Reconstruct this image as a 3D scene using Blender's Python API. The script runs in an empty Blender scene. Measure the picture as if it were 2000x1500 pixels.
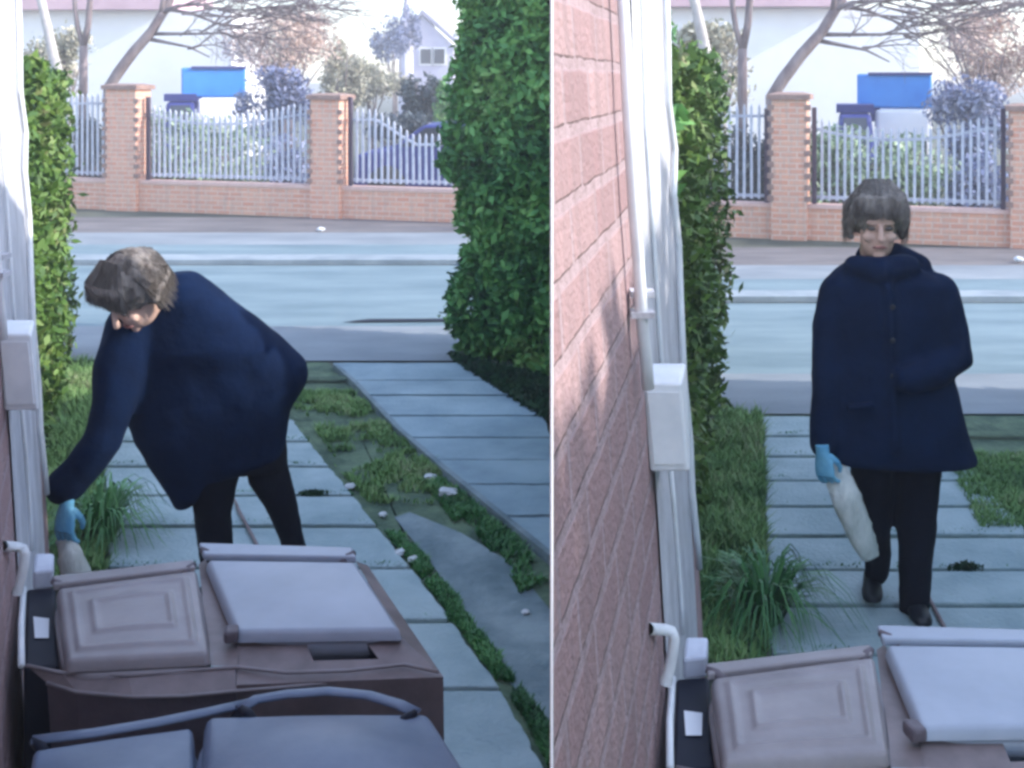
import bpy, bmesh, math, random
import numpy as np
from mathutils import Vector, Matrix, noise
random.seed(7); rng = np.random.default_rng(11)
SC = bpy.context.scene
COL = SC.collection
# ------------------------------------------------------------------ camera
F = 2400.0; CX = 1077.5; HY = 155.0; H = 2.2          # focal length in photo pixels, principal point, camera height
cam = bpy.data.cameras.new('camera'); cam.sensor_width = 36; cam.lens = 36 * F / 2000
cam.shift_x = -(CX - 1000) / 2000; cam.shift_y = -(750 - HY) / 2000
cam.clip_start = 0.05; cam.clip_end = 2000
camo = bpy.data.objects.new('camera', cam); COL.objects.link(camo)
camo.location = (0, 0, H); camo.rotation_euler = (math.pi / 2, 0, 0)
SC.camera = camo
# ------------------------------------------------------------------ sky, sun, exposure
SUN_EL = math.radians(29); SUN_AZ = math.radians(98)   # azimuth clockwise from +Y: the sun stands to the right
w = bpy.data.worlds.new('World'); SC.world = w; w.use_nodes = True
nt = w.node_tree; bg = nt.nodes['Background']
sky = nt.nodes.new('ShaderNodeTexSky'); sky.sky_type = 'NISHITA'; sky.sun_disc = False
sky.sun_elevation = SUN_EL; sky.sun_rotation = SUN_AZ; sky.air_density = 1.0; sky.dust_density = 1.0; sky.ozone_density = 1.2
nt.links.new(sky.outputs[0], bg.inputs[0]); bg.inputs[1].default_value = 0.15
sun = bpy.data.lights.new('sun', 'SUN'); sun.energy = 2.0; sun.angle = math.radians(0.8); sun.color = (1, 0.95, 0.90)
suno = bpy.data.objects.new('sun', sun); COL.objects.link(suno)
sd = Vector((math.sin(SUN_AZ) * math.cos(SUN_EL), math.cos(SUN_AZ) * math.cos(SUN_EL), math.sin(SUN_EL)))
suno.rotation_euler = sd.to_track_quat('Z', 'Y').to_euler()
SC.view_settings.view_transform = 'Standard'; SC.view_settings.look = 'None'
SC.view_settings.exposure = 2.35; SC.view_settings.gamma = 1
SC.render.engine = 'CYCLES'
SC.cycles.filter_width = 3.1
# ------------------------------------------------------------------ helpers
def tag(o, label=None, cat=None, group=None, kind=None):
    if label: o['label'] = label
    if cat: o['category'] = cat
    if group: o['group'] = group
    if kind: o['kind'] = kind
    return o
def thing(name, loc, label, cat, group=None):
    o = bpy.data.objects.new(name, None); COL.objects.link(o); o.location = loc
    o.empty_display_size = 0.1
    return tag(o, label, cat, group)
class MB:
    def __init__(s): s.v = []; s.f = []; s.m = []; s.uv = {}
    def face(s, pts, mi=0, uv=None):
        n = len(s.v); s.v += [tuple(p) for p in pts]; s.f.append(tuple(range(n, n + len(pts)))); s.m.append(mi)
        if uv: s.uv[len(s.f) - 1] = uv
    def hexa(s, b, t, mi=0):      # b, t: four corners each, counter-clockwise from above
        n = len(s.v); s.v += [tuple(p) for p in b] + [tuple(p) for p in t]
        for q in ((3, 2, 1, 0), (4, 5, 6, 7), (0, 1, 5, 4), (1, 2, 6, 5), (2, 3, 7, 6), (3, 0, 4, 7)):
            s.f.append(tuple(n + i for i in q)); s.m.append(mi)
    def box(s, c, size, rz=0, mi=0):
        hx, hy, hz = size[0] / 2, size[1] / 2, size[2] / 2; ca, sa = math.cos(rz), math.sin(rz)
        q = [(-hx, -hy), (hx, -hy), (hx, hy), (-hx, hy)]
        q = [(c[0] + x * ca - y * sa, c[1] + x * sa + y * ca) for x, y in q]
        s.hexa([(x, y, c[2] - hz) for x, y in q], [(x, y, c[2] + hz) for x, y in q], mi)
    def rings(s, rs, cap=True, mi=0, closed=False):
        n0 = len(s.v); k = len(rs[0])
        for r in rs: s.v += [tuple(p) for p in r]
        for i in range(len(rs) - 1):
            for j in range(k):
                a = n0 + i * k + j; b = n0 + i * k + (j + 1) % k
                s.f.append((a, b, b + k, a + k)); s.m.append(mi)
        if cap:
            s.f.append(tuple(n0 + j for j in range(k))[::-1]); s.m.append(mi)
            s.f.append(tuple(n0 + (len(rs) - 1) * k + j for j in range(k))); s.m.append(mi)
    def tube(s, pts, rad, seg=8, mi=0, cap=True, flat=1.0, up=None):
        pts = [Vector(p) for p in pts]; rs = []
        if not hasattr(rad, '__len__'): rad = [rad] * len(pts)
        ref = None
        for i, p in enumerate(pts):
            d = (pts[min(i + 1, len(pts) - 1)] - pts[max(i - 1, 0)]).normalized()
            if ref is None:
                a = Vector(up) if up else (Vector((0, 0, 1)) if abs(d.z) < .9 else Vector((1, 0, 0)))
                ref = d.cross(a).normalized()
            ref = (ref - d * ref.dot(d)).normalized(); e = d.cross(ref)
            rs.append([p + (ref * math.cos(t) + e * math.sin(t) * flat) * rad[i]
                       for t in [2 * math.pi * j / seg for j in range(seg)]])
        s.rings(rs, cap, mi)
    def build(s, name, mats, parent=None, smooth=False):
        me = bpy.data.meshes.new(name); me.from_pydata(s.v, [], s.f)
        if not isinstance(mats, (list, tuple)): mats = [mats]
        for m in mats: me.materials.append(m)
        me.polygons.foreach_set('material_index', s.m)
        if smooth: me.polygons.foreach_set('use_smooth', [True] * len(s.f))
        if s.uv:
            ul = me.uv_layers.new(name='UVMap')
            for fi, u in s.uv.items():
                for li, c in zip(me.polygons[fi].loop_indices, u): ul.data[li].uv = c
        me.update()
        o = bpy.data.objects.new(name, me); COL.objects.link(o)
        if parent:
            o.parent = parent; o.matrix_parent_inverse = Matrix.Translation(parent.location).inverted()
        return o
def bevel(o, wd, seg=2):
    m = o.modifiers.new('bevel', 'BEVEL'); m.width = wd; m.segments = seg; m.limit_method = 'ANGLE'
    return o
def shade(o):
    o.data.polygons.foreach_set('use_smooth', [True] * len(o.data.polygons)); return o
# ---- materials
def mat(name, col, rough=0.8, var=0.0, scale=8.0, col2=None, bump=0.0, bscale=60, metal=0.0, spec=0.4, stretch=(1, 1, 1),
        leaf=None, detail=6, thr=(0.35, 0.65), uv=False, trans=0.0):
    m = bpy.data.materials.new(name); m.use_nodes = True; t = m.node_tree; b = t.nodes['Principled BSDF']
    b.inputs['Roughness'].default_value = rough; b.inputs['Metallic'].default_value = metal
    b.inputs['Specular IOR Level'].default_value = spec
    b.inputs['Base Color'].default_value = (*col, 1)
    tc = t.nodes.new('ShaderNodeTexCoord'); mp = t.nodes.new('ShaderNodeMapping'); mp.inputs['Scale'].default_value = stretch
    t.links.new(tc.outputs['UV' if uv else 'Object'], mp.inputs[0])
    if leaf:                                          # colour by leaf
        g = t.nodes.new('ShaderNodeNewGeometry'); r = t.nodes.new('ShaderNodeValToRGB')
        e = r.color_ramp.elements; e[0].color = (*leaf[0], 1); e[1].color = (*leaf[-1], 1)
        for i, c in enumerate(leaf[1:-1]):
            k = e.new((i + 1) / (len(leaf) - 1)); k.color = (*c, 1)
        nz = t.nodes.new('ShaderNodeTexNoise'); nz.inputs['Scale'].default_value = scale
        t.links.new(mp.outputs[0], nz.inputs[0])
        ad = t.nodes.new('ShaderNodeMath'); ad.operation = 'MULTIPLY_ADD'; ad.inputs[1].default_value = 0.55; 
        s2 = t.nodes.new('ShaderNodeMath'); s2.operation = 'MULTIPLY_ADD'; s2.inputs[1].default_value = 1.6; s2.inputs[2].default_value = -0.55
        t.links.new(nz.outputs['Fac'], s2.inputs[0])
        t.links.new(g.outputs['Random Per Island'], ad.inputs[0]); t.links.new(s2.outputs[0], ad.inputs[2])
        t.links.new(ad.outputs[0], r.inputs[0]); t.links.new(r.outputs[0], b.inputs['Base Color'])
    elif col2 is not None:
        nz = t.nodes.new('ShaderNodeTexNoise'); nz.inputs['Scale'].default_value = scale; nz.inputs['Detail'].default_value = detail
        nz.inputs['Roughness'].default_value = 0.65
        r = t.nodes.new('ShaderNodeValToRGB'); e = r.color_ramp.elements
        e[0].color = (*col, 1); e[1].color = (*col2, 1); e[0].position = thr[0]; e[1].position = thr[1]
        t.links.new(mp.outputs[0], nz.inputs[0]); t.links.new(nz.outputs['Fac'], r.inputs[0]); t.links.new(r.outputs[0], b.inputs['Base Color'])
    if bump:
        n2 = t.nodes.new('ShaderNodeTexNoise'); n2.inputs['Scale'].default_value = bscale; n2.inputs['Detail'].default_value = 8
        bp = t.nodes.new('ShaderNodeBump'); bp.inputs['Strength'].default_value = bump; bp.inputs['Distance'].default_value = 0.02
        t.links.new(mp.outputs[0], n2.inputs[0]); t.links.new(n2.outputs['Fac'], bp.inputs['Height']); t.links.new(bp.outputs[0], b.inputs['Normal'])
    if trans: b.inputs['Transmission Weight'].default_value = trans
    return m
def brick_mat(name, c1, c2, mortar, bw=0.225, bh=0.075, ms=0.012, stain=(0.12, 0.09, 0.09), stf=0.35):
    m = bpy.data.materials.new(name); m.use_nodes = True; t = m.node_tree; b = t.nodes['Principled BSDF']
    b.inputs['Roughness'].default_value = 0.9
    tc = t.nodes.new('ShaderNodeTexCoord'); br = t.nodes.new('ShaderNodeTexBrick')
    br.inputs['Scale'].default_value = 1; br.inputs['Brick Width'].default_value = bw; br.inputs['Row Height'].default_value = bh
    br.inputs['Mortar Size'].default_value = ms; br.inputs['Mortar Smooth'].default_value = 0.4; br.inputs['Bias'].default_value = 0
    br.inputs['Color1'].default_value = (*c1, 1); br.inputs['Color2'].default_value = (*c2, 1); br.inputs['Mortar'].default_value = (*mortar, 1)
    wv = t.nodes.new('ShaderNodeTexNoise'); wv.inputs['Scale'].default_value = 7
    mx = t.nodes.new('ShaderNodeMix'); mx.data_type = 'VECTOR'; mx.inputs[0].default_value = 0.012
    t.links.new(tc.outputs['UV'], wv.inputs[0]); t.links.new(tc.outputs['UV'], mx.inputs[4]); t.links.new(wv.outputs['Color'], mx.inputs[5])
    t.links.new(mx.outputs[1], br.inputs['Vector'])
    nz = t.nodes.new('ShaderNodeTexNoise'); nz.inputs['Scale'].default_value = 2.2; nz.inputs['Detail'].default_value = 9; nz.inputs['Roughness'].default_value = .7
    mp = t.nodes.new('ShaderNodeMapping'); mp.inputs['Scale'].default_value = (7, 0.7, 1)
    t.links.new(tc.outputs['UV'], mp.inputs[0]); t.links.new(mp.outputs[0], nz.inputs[0])
    rp = t.nodes.new('ShaderNodeValToRGB'); rp.color_ramp.elements[0].position = .42; rp.color_ramp.elements[1].position = .66
    rp.color_ramp.elements[1].color = (stf, stf, stf, 1)
    t.links.new(nz.outputs['Fac'], rp.inputs[0])
    m2 = t.nodes.new('ShaderNodeMix'); m2.data_type = 'RGBA'; m2.inputs[7].default_value = (*stain, 1)
    t.links.new(rp.outputs[0], m2.inputs[0]); t.links.new(br.outputs['Color'], m2.inputs[6]); t.links.new(m2.outputs[2], b.inputs['Base Color'])
    bp = t.nodes.new('ShaderNodeBump'); bp.inputs['Strength'].default_value = .6; bp.inputs['Distance'].default_value = .008; bp.invert = True
    t.links.new(br.outputs['Fac'], bp.inputs['Height'])
    n3 = t.nodes.new('ShaderNodeTexNoise'); n3.inputs['Scale'].default_value = 70; n3.inputs['Detail'].default_value = 6
    b2 = t.nodes.new('ShaderNodeBump'); b2.inputs['Strength'].default_value = .9; b2.inputs['Distance'].default_value = .01
    t.links.new(tc.outputs['UV'], n3.inputs[0]); t.links.new(n3.outputs['Fac'], b2.inputs['Height'])
    t.links.new(bp.outputs[0], b2.inputs['Normal']); t.links.new(b2.outputs[0], b.inputs['Normal'])
    return m
M = dict(
    soil=mat('soil', (.05, .085, .06), 1, col2=(.14, .20, .12), scale=5, bump=.8, bscale=25),
    earth=mat('earth', (.06, .065, .05), 1, col2=(.12, .13, .10), scale=.6, bump=.5, bscale=9),
    asphalt=mat('asphalt', (.125, .185, .215), .85, col2=(.20, .27, .30), scale=1.3, bump=.4, bscale=120, stretch=(.4, 1.4, 1)),
    verge=mat('verge', (.11, .10, .105), .95, col2=(.19, .17, .17), scale=2.5, bump=.5, bscale=40, stretch=(.3, 1, 1)),
    pave=mat('pavement', (.17, .195, .22), .9, col2=(.25, .275, .30), scale=1.5, bump=.2, bscale=60, stretch=(.4, 1, 1)),
    slab=mat('slab', (.20, .285, .31), .75, col2=(.34, .43, .455), scale=2.4, bump=.5, bscale=45, detail=12, thr=(.3, .6)),
    slab2=mat('slab_right', (.19, .275, .33), .75, col2=(.30, .40, .455), scale=2.3, bump=.35, bscale=45, detail=9),
    conc=mat('old_concrete', (.11, .16, .18), .9, col2=(.25, .31, .33), scale=3.2, bump=.5, bscale=40, detail=10),
    kerb=mat('kerb', (.19, .23, .26), .85, col2=(.30, .34, .37), scale=2, bump=.2),
    white=mat('white_plastic', (.82, .83, .84), .5, col2=(.70, .72, .74), scale=12),
    post=mat('white_board', (.93, .93, .93), .35),
    grille=mat('grey_trim', (.40, .40, .43), .7, col2=(.62, .62, .66), scale=6, bump=.5, bscale=30, stretch=(1, 1, .6)),
    pale=mat('galvanised_pale', (.44, .46, .55), .5, col2=(.60, .62, .70), scale=9, metal=.1),
    binb=mat('brown_plastic', (.20, .175, .18), .42, col2=(.34, .305, .315), scale=3.5, bump=.05, bscale=160, detail=12, thr=(.3, .7)),
    binl=mat('brown_plastic_worn_sky_tint', (.27, .30, .36), .36, col2=(.38, .42, .50), scale=2.6, bump=.04, bscale=160, detail=12, thr=(.3, .7)),  # worn plastic, with the sky's pale blue reflection put into its colour
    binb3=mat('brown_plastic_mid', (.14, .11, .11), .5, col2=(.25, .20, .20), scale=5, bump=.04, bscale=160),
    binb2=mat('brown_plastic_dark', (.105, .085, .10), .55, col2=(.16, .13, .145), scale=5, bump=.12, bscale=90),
    bing=mat('grey_plastic', (.09, .125, .20), .4, col2=(.17, .215, .30), scale=2.5, bump=.04, bscale=160, detail=8),
    dark=mat('black_plastic_hollow_shade', (.008, .010, .022), .6, spec=.2),
    label=mat('paper_label', (.7, .71, .74), .7),
    coat=mat('navy_wool', (.0016, .008, .030), .9, col2=(.0035, .014, .048), scale=5, bump=1.0, bscale=5, spec=.12),
    trous=mat('dark_trousers', (.0016, .002, .007), .9, col2=(.003, .004, .012), scale=6, bump=.2, bscale=20, spec=.2),
    shoe=mat('black_leather', (.012, .014, .02), .5),
    skin=mat('skin', (.60, .39, .31), .6, col2=(.68, .46, .37), scale=14, spec=.4),
    hair=mat('hair', (.11, .09, .078), .75, col2=(.26, .23, .205), scale=26, stretch=(1, 1, .15), bump=.8, bscale=60),
    glove=mat('blue_nitrile', (.12, .38, .60), .4, col2=(.20, .50, .68), scale=20, bump=.2, bscale=60),
    paper=mat('crumpled_plastic', (.46, .50, .47), .5, col2=(.72, .74, .70), scale=16, bump=.9, bscale=26, stretch=(1, 1, .4)),
    bark=mat('bark', (.15, .11, .115), .95, col2=(.27, .22, .22), scale=7, bump=.8, bscale=22, stretch=(1, 1, .3)),
    barkp=mat('pale_bark', (.42, .38, .36), .95, col2=(.55, .51, .49), scale=5, bump=.5, bscale=22),
    bldw=mat('white_render', (.80, .78, .78), .9, col2=(.86, .85, .85), scale=.7, bump=.1),
    fascia=mat('pink_fascia', (.52, .34, .38), .8, col2=(.62, .42, .46), scale=1.4),
    roofg=mat('slate_roof', (.26, .25, .33), .8, col2=(.36, .35, .44), scale=2, bump=.3),
    lilac=mat('lilac_render', (.50, .47, .60), .9, col2=(.62, .6, .7), scale=1),
    blue=mat('blue_paint', (.03, .22, .66), .45, col2=(.05, .28, .74), scale=1.5),
    blued=mat('dark_blue_paint', (.02, .025, .16), .5, col2=(.03, .04, .2), scale=1.5),
    glass=mat('dark_glass', (.03, .035, .05), .12, spec=.8),
    rubber=mat('rubber', (.02, .02, .02), .9),
    litter=mat('white_litter', (.6, .62, .64), .8),
    hedged=mat('hedge_leaf', (.05, .1, .03), .65, scale=1.7, leaf=[(.03, .10, .035), (.06, .19, .055), (.11, .29, .075), (.18, .38, .09), (.28, .44, .14)]),
    hedgel=mat('hedge_leaf_light', (.05, .1, .03), .6, scale=2.2, leaf=[(.02, .06, .012), (.045, .11, .016), (.08, .165, .02), (.13, .22, .035), (.20, .20, .08)]),
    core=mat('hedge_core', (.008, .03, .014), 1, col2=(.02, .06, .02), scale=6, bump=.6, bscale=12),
    grass=mat('grass_blade', (.05, .1, .03), .8, scale=2, leaf=[(.07, .14, .06), (.13, .25, .08), (.20, .35, .11), (.30, .34, .18)]),
    lily=mat('strap_leaf', (.05, .1, .03), .5, scale=2, leaf=[(.02, .09, .03), (.05, .18, .05), (.12, .30, .09)]),
    lawn=mat('lawn', (.06, .16, .05), 1, col2=(.13, .26, .07), scale=5, bump=.7, bscale=40),
    shg=mat('pale_shrub_leaf', (.1, .1, .1), .8, scale=1.2, leaf=[(.14, .22, .13), (.26, .36, .22), (.45, .52, .38)]),
    shb=mat('grey_blue_shrub_leaf', (.1, .1, .1), .8, scale=1.0, leaf=[(.13, .15, .27), (.22, .25, .40), (.38, .40, .52)]),
    shy=mat('beige_shrub_leaf', (.1, .1, .1), .8, scale=1.0, leaf=[(.30, .29, .20), (.42, .40, .30), (.55, .50, .42)]),
    shd=mat('dark_shrub_leaf', (.1, .1, .1), .8, scale=1.0, leaf=[(.03, .05, .06), (.07, .09, .10), (.13, .15, .18)]),
    shp=mat('pink_blossom', (.1, .1, .1), .8, scale=1.0, leaf=[(.42, .27, .22), (.62, .45, .38), (.78, .64, .55)]),
    brick=brick_mat('house_brick', (.33, .20, .20), (.44, .29, .285), (.42, .31, .32), bw=.29, bh=.105, ms=.014, stain=(.27, .19, .19), stf=.75),
    brick2=brick_mat('boundary_brick', (.70, .31, .20), (.78, .42, .28), (.76, .54, .43), stain=(.45, .36, .32), stf=.5),
)
# ---- photo geometry: the two gardens are laid out on one ground plane
def mp(S, x, y):              # template pixel -> picture pixel of garden S ('L' or 'R')
    return (x, y) if S == 'L' else (1.165 * x + 1260, 1.16 * y - 9)
def inv(x, y): return ((x - 1260) / 1.165, (y + 9) / 1.16)
def at(px, py, Y): return Vector(((px - CX) * Y / F, Y, H - (py - HY) * Y / F))
def gp(px, py, z=0.0):
    Y = F * (H - z) / (py - HY); return Vector(((px - CX) * Y / F, Y, z))
def G(S, x, y, z=0.0):
    a, b = mp(S, x, y); return gp(a, b, z)
def AT(S, x, y, Y):
    a, b = mp(S, x, y); return at(a, b, Y)
WHO = {'L': 'the bending person', 'R': 'the walking person'}
GRD = {'L': 'left-hand garden', 'R': 'right-hand garden'}
# ------------------------------------------------------------------ ground, road, pavements
def sheet(name, pts, z, m, kind='structure'):
    b = MB(); b.face([(p[0], p[1], z) for p in pts]); o = b.build(name, m); tag(o, kind=kind); return o
o = sheet('ground', [(-400, -60), (400, -60), (400, 700), (-400, 700)], 0, M['earth'])
def band(name, yf, yn, z, m, thick=0.0):            # runs along the street past both gardens
    cols = []
    for (S, x) in (('L', -1500), ('L', 0), ('L', 900), ('R', 40), ('R', 640), ('R', 2600)):
        cols.append((G(S, x, yf), G(S, x, yn)))
    b = MB()
    for (a, c), (d, e) in zip(cols, cols[1:]):
        q = [(c.x, c.y, z), (e.x, e.y, z), (d.x, d.y, z), (a.x, a.y, z)]
        if thick: b.hexa([(p[0], p[1], z - thick) for p in q], q)
        else: b.face(q)
    o = b.build(name, m); tag(o, kind='structure'); return o
band('verge', 425, 456, 0.006, M['verge'])
band('far_pavement', 456, 508, 0.012, M['pave'])
band('gutter', 480, 507.5, 0.016, M['asphalt'])
band('kerb', 508, 519, 0.07, M['kerb'], 0.06)
band('road', 519.5, 640, 0.008, M['asphalt'])
band('near_pavement', 640, 708, 0.014, M['pave'])
# path of single slabs, and the one beside the hedge
YJ = [706, 741, 775, 816, 860, 909, 966, 1026, 1108, 1212, 1345, 1520, 1760]
def interp(tab, y):
    for (y0, x0), (y1, x1) in zip(tab, tab[1:]):
        if y <= y1: return x0 + (x1 - x0) * (y - y0) / (y1 - y0)
    return tab[-1][1]
PL = [(700, 196), (900, 203), (1100, 212), (1800, 235)]
PR = [(700, 474), (745, 511), (894, 632), (1029, 740), (1131, 824), (1467, 1068), (1470, 1070), (1800, 1070)]
def slabs(S, name, joints, left, right, z, m, gap=5.0):
    b = MB()
    for i, (y0, y1) in enumerate(zip(joints, joints[1:])):
        g = gap * (y0 / 900) ** 1.5
        ya, yb = y0 + g * .5, y1 - g * .5
        k = 10; dz = random.uniform(-.004, .004)
        top = [G(S, interp(left, ya) + random.uniform(-2, 2), ya, z), G(S, interp(right, ya), ya, z), G(S, interp(right, yb), yb, z), G(S, interp(left, yb), yb, z)]
        q = [top[3], top[2], top[1], top[0]]
        ring = []                                   # worn, chipped outline
        for e in range(4):
            p0, p1 = q[e], q[(e + 1) % 4]; nn = 14
            for k2 in range(nn):
                pp = p0.lerp(p1, k2 / nn); j = noise.fractal(pp * 9 + Vector((i, 0, 0)), 1, 2, 3) * .012
                cc = (q[0] + q[2]) / 2; ring.append(Vector((pp.x, pp.y, z + dz)) + (pp - cc).normalized() * (j - .004))
        b.rings([[(p.x, p.y, .001) for p in ring], [(p.x, p.y, p.z) for p in ring]])
    o = b.build(name, m); tag(o, kind='structure'); bevel(o, .006); return o
for S in 'LR':
    # soil bed under the joints
    sheet('path_bed', [G(S, interp(PL, y) - 4, y) for y in (1700, 1100, 708)] + [G(S, interp(PR, y) + 5, y) for y in (708, 745, 894, 1029, 1131, 1467, 1700)], .004, M['soil'])
    slabs(S, 'garden_path', YJ, PL, PR, .024, M['slab'])
# strip between the two paths
EA = [(700, 636), (725, 652), (760, 690), (850, 772), (930, 862), (1030, 982), (1105, 1074), (1800, 1074)]
for S in 'LR':
    ys = [708, 745, 894, 1029, 1131, 1467, 1700]
    ye = [1700, 1105, 1030, 930, 850, 760, 708]
    sheet('dirt_strip', [G(S, interp(EA, y) - 1, y) for y in ye][::1] + [G(S, interp(PR, y) + 6, y) for y in ys], .0025 if S == 'R' else .003, M['soil'])
b = MB()
pts = [(860, 1045), (1074, 1160), (1074, 1480), (960, 1290), (905, 1190), (830, 1085), (800, 1050), (760, 1005), (820, 990)]
b.face([G('L', x, y, .012) for x, y in [(1074, 1470), (1074, 1190), (1000, 1100), (900, 1040), (800, 1000), (770, 1010), (850, 1110), (925, 1215), (1000, 1340)]])
tag(b.build('concrete_patch', M['conc']), kind='structure')
b = MB(); rows = [(725, 652), (760, 690), (850, 772), (930, 862), (1030, 982), (1105, 1072)]
for (y0, x0), (y1, x1) in zip(rows, rows[1:]):
    n = Vector((x1 - x0, y1 - y0)).normalized()
    q = [G('L', x0, y0), G('L', x0 + 12 * y0 / 900, y0), G('L', x1 + 12 * y1 / 900, y1), G('L', x1, y1)]
    b.hexa([(p.x, p.y, .001) for p in (q[3], q[2], q[1], q[0])], [(p.x, p.y, .05) for p in (q[3], q[2], q[1], q[0])])
tag(b.build('path_edging', M['conc']), kind='structure')
RA = [(700, 640), (725, 665), (760, 704), (850, 788), (930, 880), (1030, 1000), (1080, 1060), (1090, 1076), (1800, 1076)]
RB = [(700, 885), (712, 900), (745, 959), (765, 992), (790, 1040), (817, 1067), (830, 1076), (1800, 1076)]
slabs('L', 'hedge_path', [708, 743, 772, 811, 853, 897, 946, 1008, 1085], RA, RB, .030, M['slab2'], 2.6)
sheet('hedge_bed', [G('L', 880, 700), G('L', 905, 716), G('L', 959, 748), G('L', 1040, 795), G('L', 1076, 832), G('L', 1077, 690), G('L', 900, 680)], .018, M['soil'])
for S in 'LR':
    sheet('lawn', [G(S, 30, 1000), G(S, 60, 1170), G(S, 204, 1130), G(S, 197, 900), G(S, 192, 708), G(S, 120, 700)], .005, M['lawn'])
# a dark drain crack in the road
sheet('drain_line', [G('L', 668, 633), G('L', 880, 631), G('L', 880, 626), G('L', 720, 627)], .02, M['dark'])
for S in 'LR':
    sheet('road_seam', [G(S, 520, 742), G(S, 686, 744), G(S, 686, 750), G(S, 520, 748)], .034, M['soil'])
# ------------------------------------------------------------------ leaves and blades
def leaf_obj(name, pts, size, m, parent=None, nrm=None, aspect=1.6):
    pts = np.asarray(pts, float); n = len(pts)
    a = rng.normal(size=(n, 3)); a /= np.linalg.norm(a, axis=1)[:, None]
    c = rng.normal(size=(n, 3)); bb = np.cross(a, c); bb /= np.linalg.norm(bb, axis=1)[:, None]
    s = (size * rng.uniform(.45, 1.75, n))[:, None]
    V = np.stack([pts - a * s * aspect / 2, pts + bb * s * .35, pts + a * s * aspect / 2, pts - bb * s * .35], 1).reshape(-1, 3)
    me = bpy.data.meshes.new(name); me.vertices.add(4 * n); me.vertices.foreach_set('co', V.ravel())
    me.loops.add(4 * n); me.loops.foreach_set('vertex_index', np.arange(4 * n)); me.polygons.add(n)
    me.polygons.foreach_set('loop_start', np.arange(n) * 4); me.polygons.foreach_set('loop_total', np.full(n, 4))
    me.materials.append(m); me.update(); me.validate()
    o = bpy.data.objects.new(name, me); COL.objects.link(o)
    if parent: o.parent = parent; o.matrix_parent_inverse = Matrix.Translation(parent.location).inverted()
    return o
def fbm(p, s): return noise.fractal(Vector(p) * s, 1.0, 2.0, 4)
def hedge_points(path, width, h0, h1, n, amp=.10):
    """points through the outer shell of a clipped hedge that follows path (list of xy)"""
    seg = [Vector((b[0] - a[0], b[1] - a[1])) for a, b in zip(path, path[1:])]
    L = [s.length for s in seg]; tot = sum(L); out = []
    for i in range(n):
        r = random.random() * tot; k = 0
        while r > L[k] and k < len(L) - 1: r -= L[k]; k += 1
        d = seg[k].normalized(); nn = Vector((-d.y, d.x)); base = Vector(path[k]) + d * r
        fr = (sum(L[:k]) + r) / tot; hh = h0 + (h1 - h0) * fr
        q = random.random()
        if q < .42: u = 0; z = random.random() * hh
        elif q < .62: u = 1; z = random.random() * hh
        elif q < .86: u = random.random(); z = hh
        else:
            u = random.random(); z = random.random() * hh
            base = Vector(path[0]) if random.random() < .5 else Vector(path[-1])
        p = Vector((base.x, base.y, z)) + Vector((nn.x, nn.y, 0)) * (u * width)
        c = Vector((base.x + nn.x * width / 2, base.y + nn.y * width / 2, min(z, hh - width / 2)))
        e = (p - c); 
        if e.length > 0: e.normalize()
        p += e * (fbm(p, 1.6) * amp * 1.7 + fbm(p, 5) * amp * .9 + random.uniform(-.12, .04) + (random.random() < .03) * random.uniform(0, .09))
        if p.z > 0.02: out.append(p)
    return out
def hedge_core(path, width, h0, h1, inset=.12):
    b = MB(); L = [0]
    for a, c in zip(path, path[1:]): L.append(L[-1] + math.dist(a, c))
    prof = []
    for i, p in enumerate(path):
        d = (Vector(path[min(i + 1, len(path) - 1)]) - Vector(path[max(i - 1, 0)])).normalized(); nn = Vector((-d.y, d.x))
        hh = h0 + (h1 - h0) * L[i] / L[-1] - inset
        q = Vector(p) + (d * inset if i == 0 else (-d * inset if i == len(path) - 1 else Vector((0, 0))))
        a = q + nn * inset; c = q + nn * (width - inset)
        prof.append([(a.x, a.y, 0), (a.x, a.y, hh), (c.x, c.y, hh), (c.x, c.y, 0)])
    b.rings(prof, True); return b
# tall dark hedge beside the paths (left-hand garden)
hp = [G('L', 884, 690).xy, G('L', 1078, 742).xy]
a0, a1 = Vector(hp[0]), Vector(hp[1])
def hedge(name, path, width, h0, h1, n, size, m, label, cat='hedge', amp=.1):
    t = thing(name, (path[0][0], path[0][1], 0), label, cat)
    hedge_core(path, width, h0, h1).build('stems', M['core'], t)  # solid dark core, the shade deep among the leaves put into its colour
    leaf_obj('foliage', hedge_points(path, width, h0, h1, n, amp), size, m, t)
    return t
# width runs to the left of the path direction
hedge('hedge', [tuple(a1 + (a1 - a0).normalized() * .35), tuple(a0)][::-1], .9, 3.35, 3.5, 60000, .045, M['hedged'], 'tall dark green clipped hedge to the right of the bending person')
hedge('hedge', [(.24, 4.9), (.24, 8.0)][::-1], .16, 1.9, 1.9, 9000, .06, M['hedged'], 'low narrow dark hedge added out of sight behind the brick wall to shade the paths')  # unseen hedge, added to cast shade on the left-hand paths
# right-hand garden: same hedge, outside the frame, raised and extended to shade the garden
r0 = G('R', 884, 690); 
hedge('hedge', [(4.35, 8.4), (4.0, 4.5), (3.9, .2), (3.0, -2.5)], .9, 3.5, 4.1, 30000, .08, M['hedged'], 'tall unseen hedge right of the walking person, past the picture edge, extended for shade')
# narrow light hedge next to the house
for S in 'LR':
    e = G(S, 128, 690); Yn = 5.6 if S == 'R' else 6.7
    def hx(Y, tx): return ((mp(S, tx, 0)[0] - CX) * Y / F, Y)
    far = Vector(hx(e.y, 126)); near = Vector(hx(Yn, 66))
    hedge('hedge', [tuple(near), tuple(far)], .42, 2.33 if S == 'L' else 2.3, 2.12, 20000, .035, M['hedgel'],
          'narrow bright yellow-green hedge by the house corner, beside ' + WHO[S], amp=.06)
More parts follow.
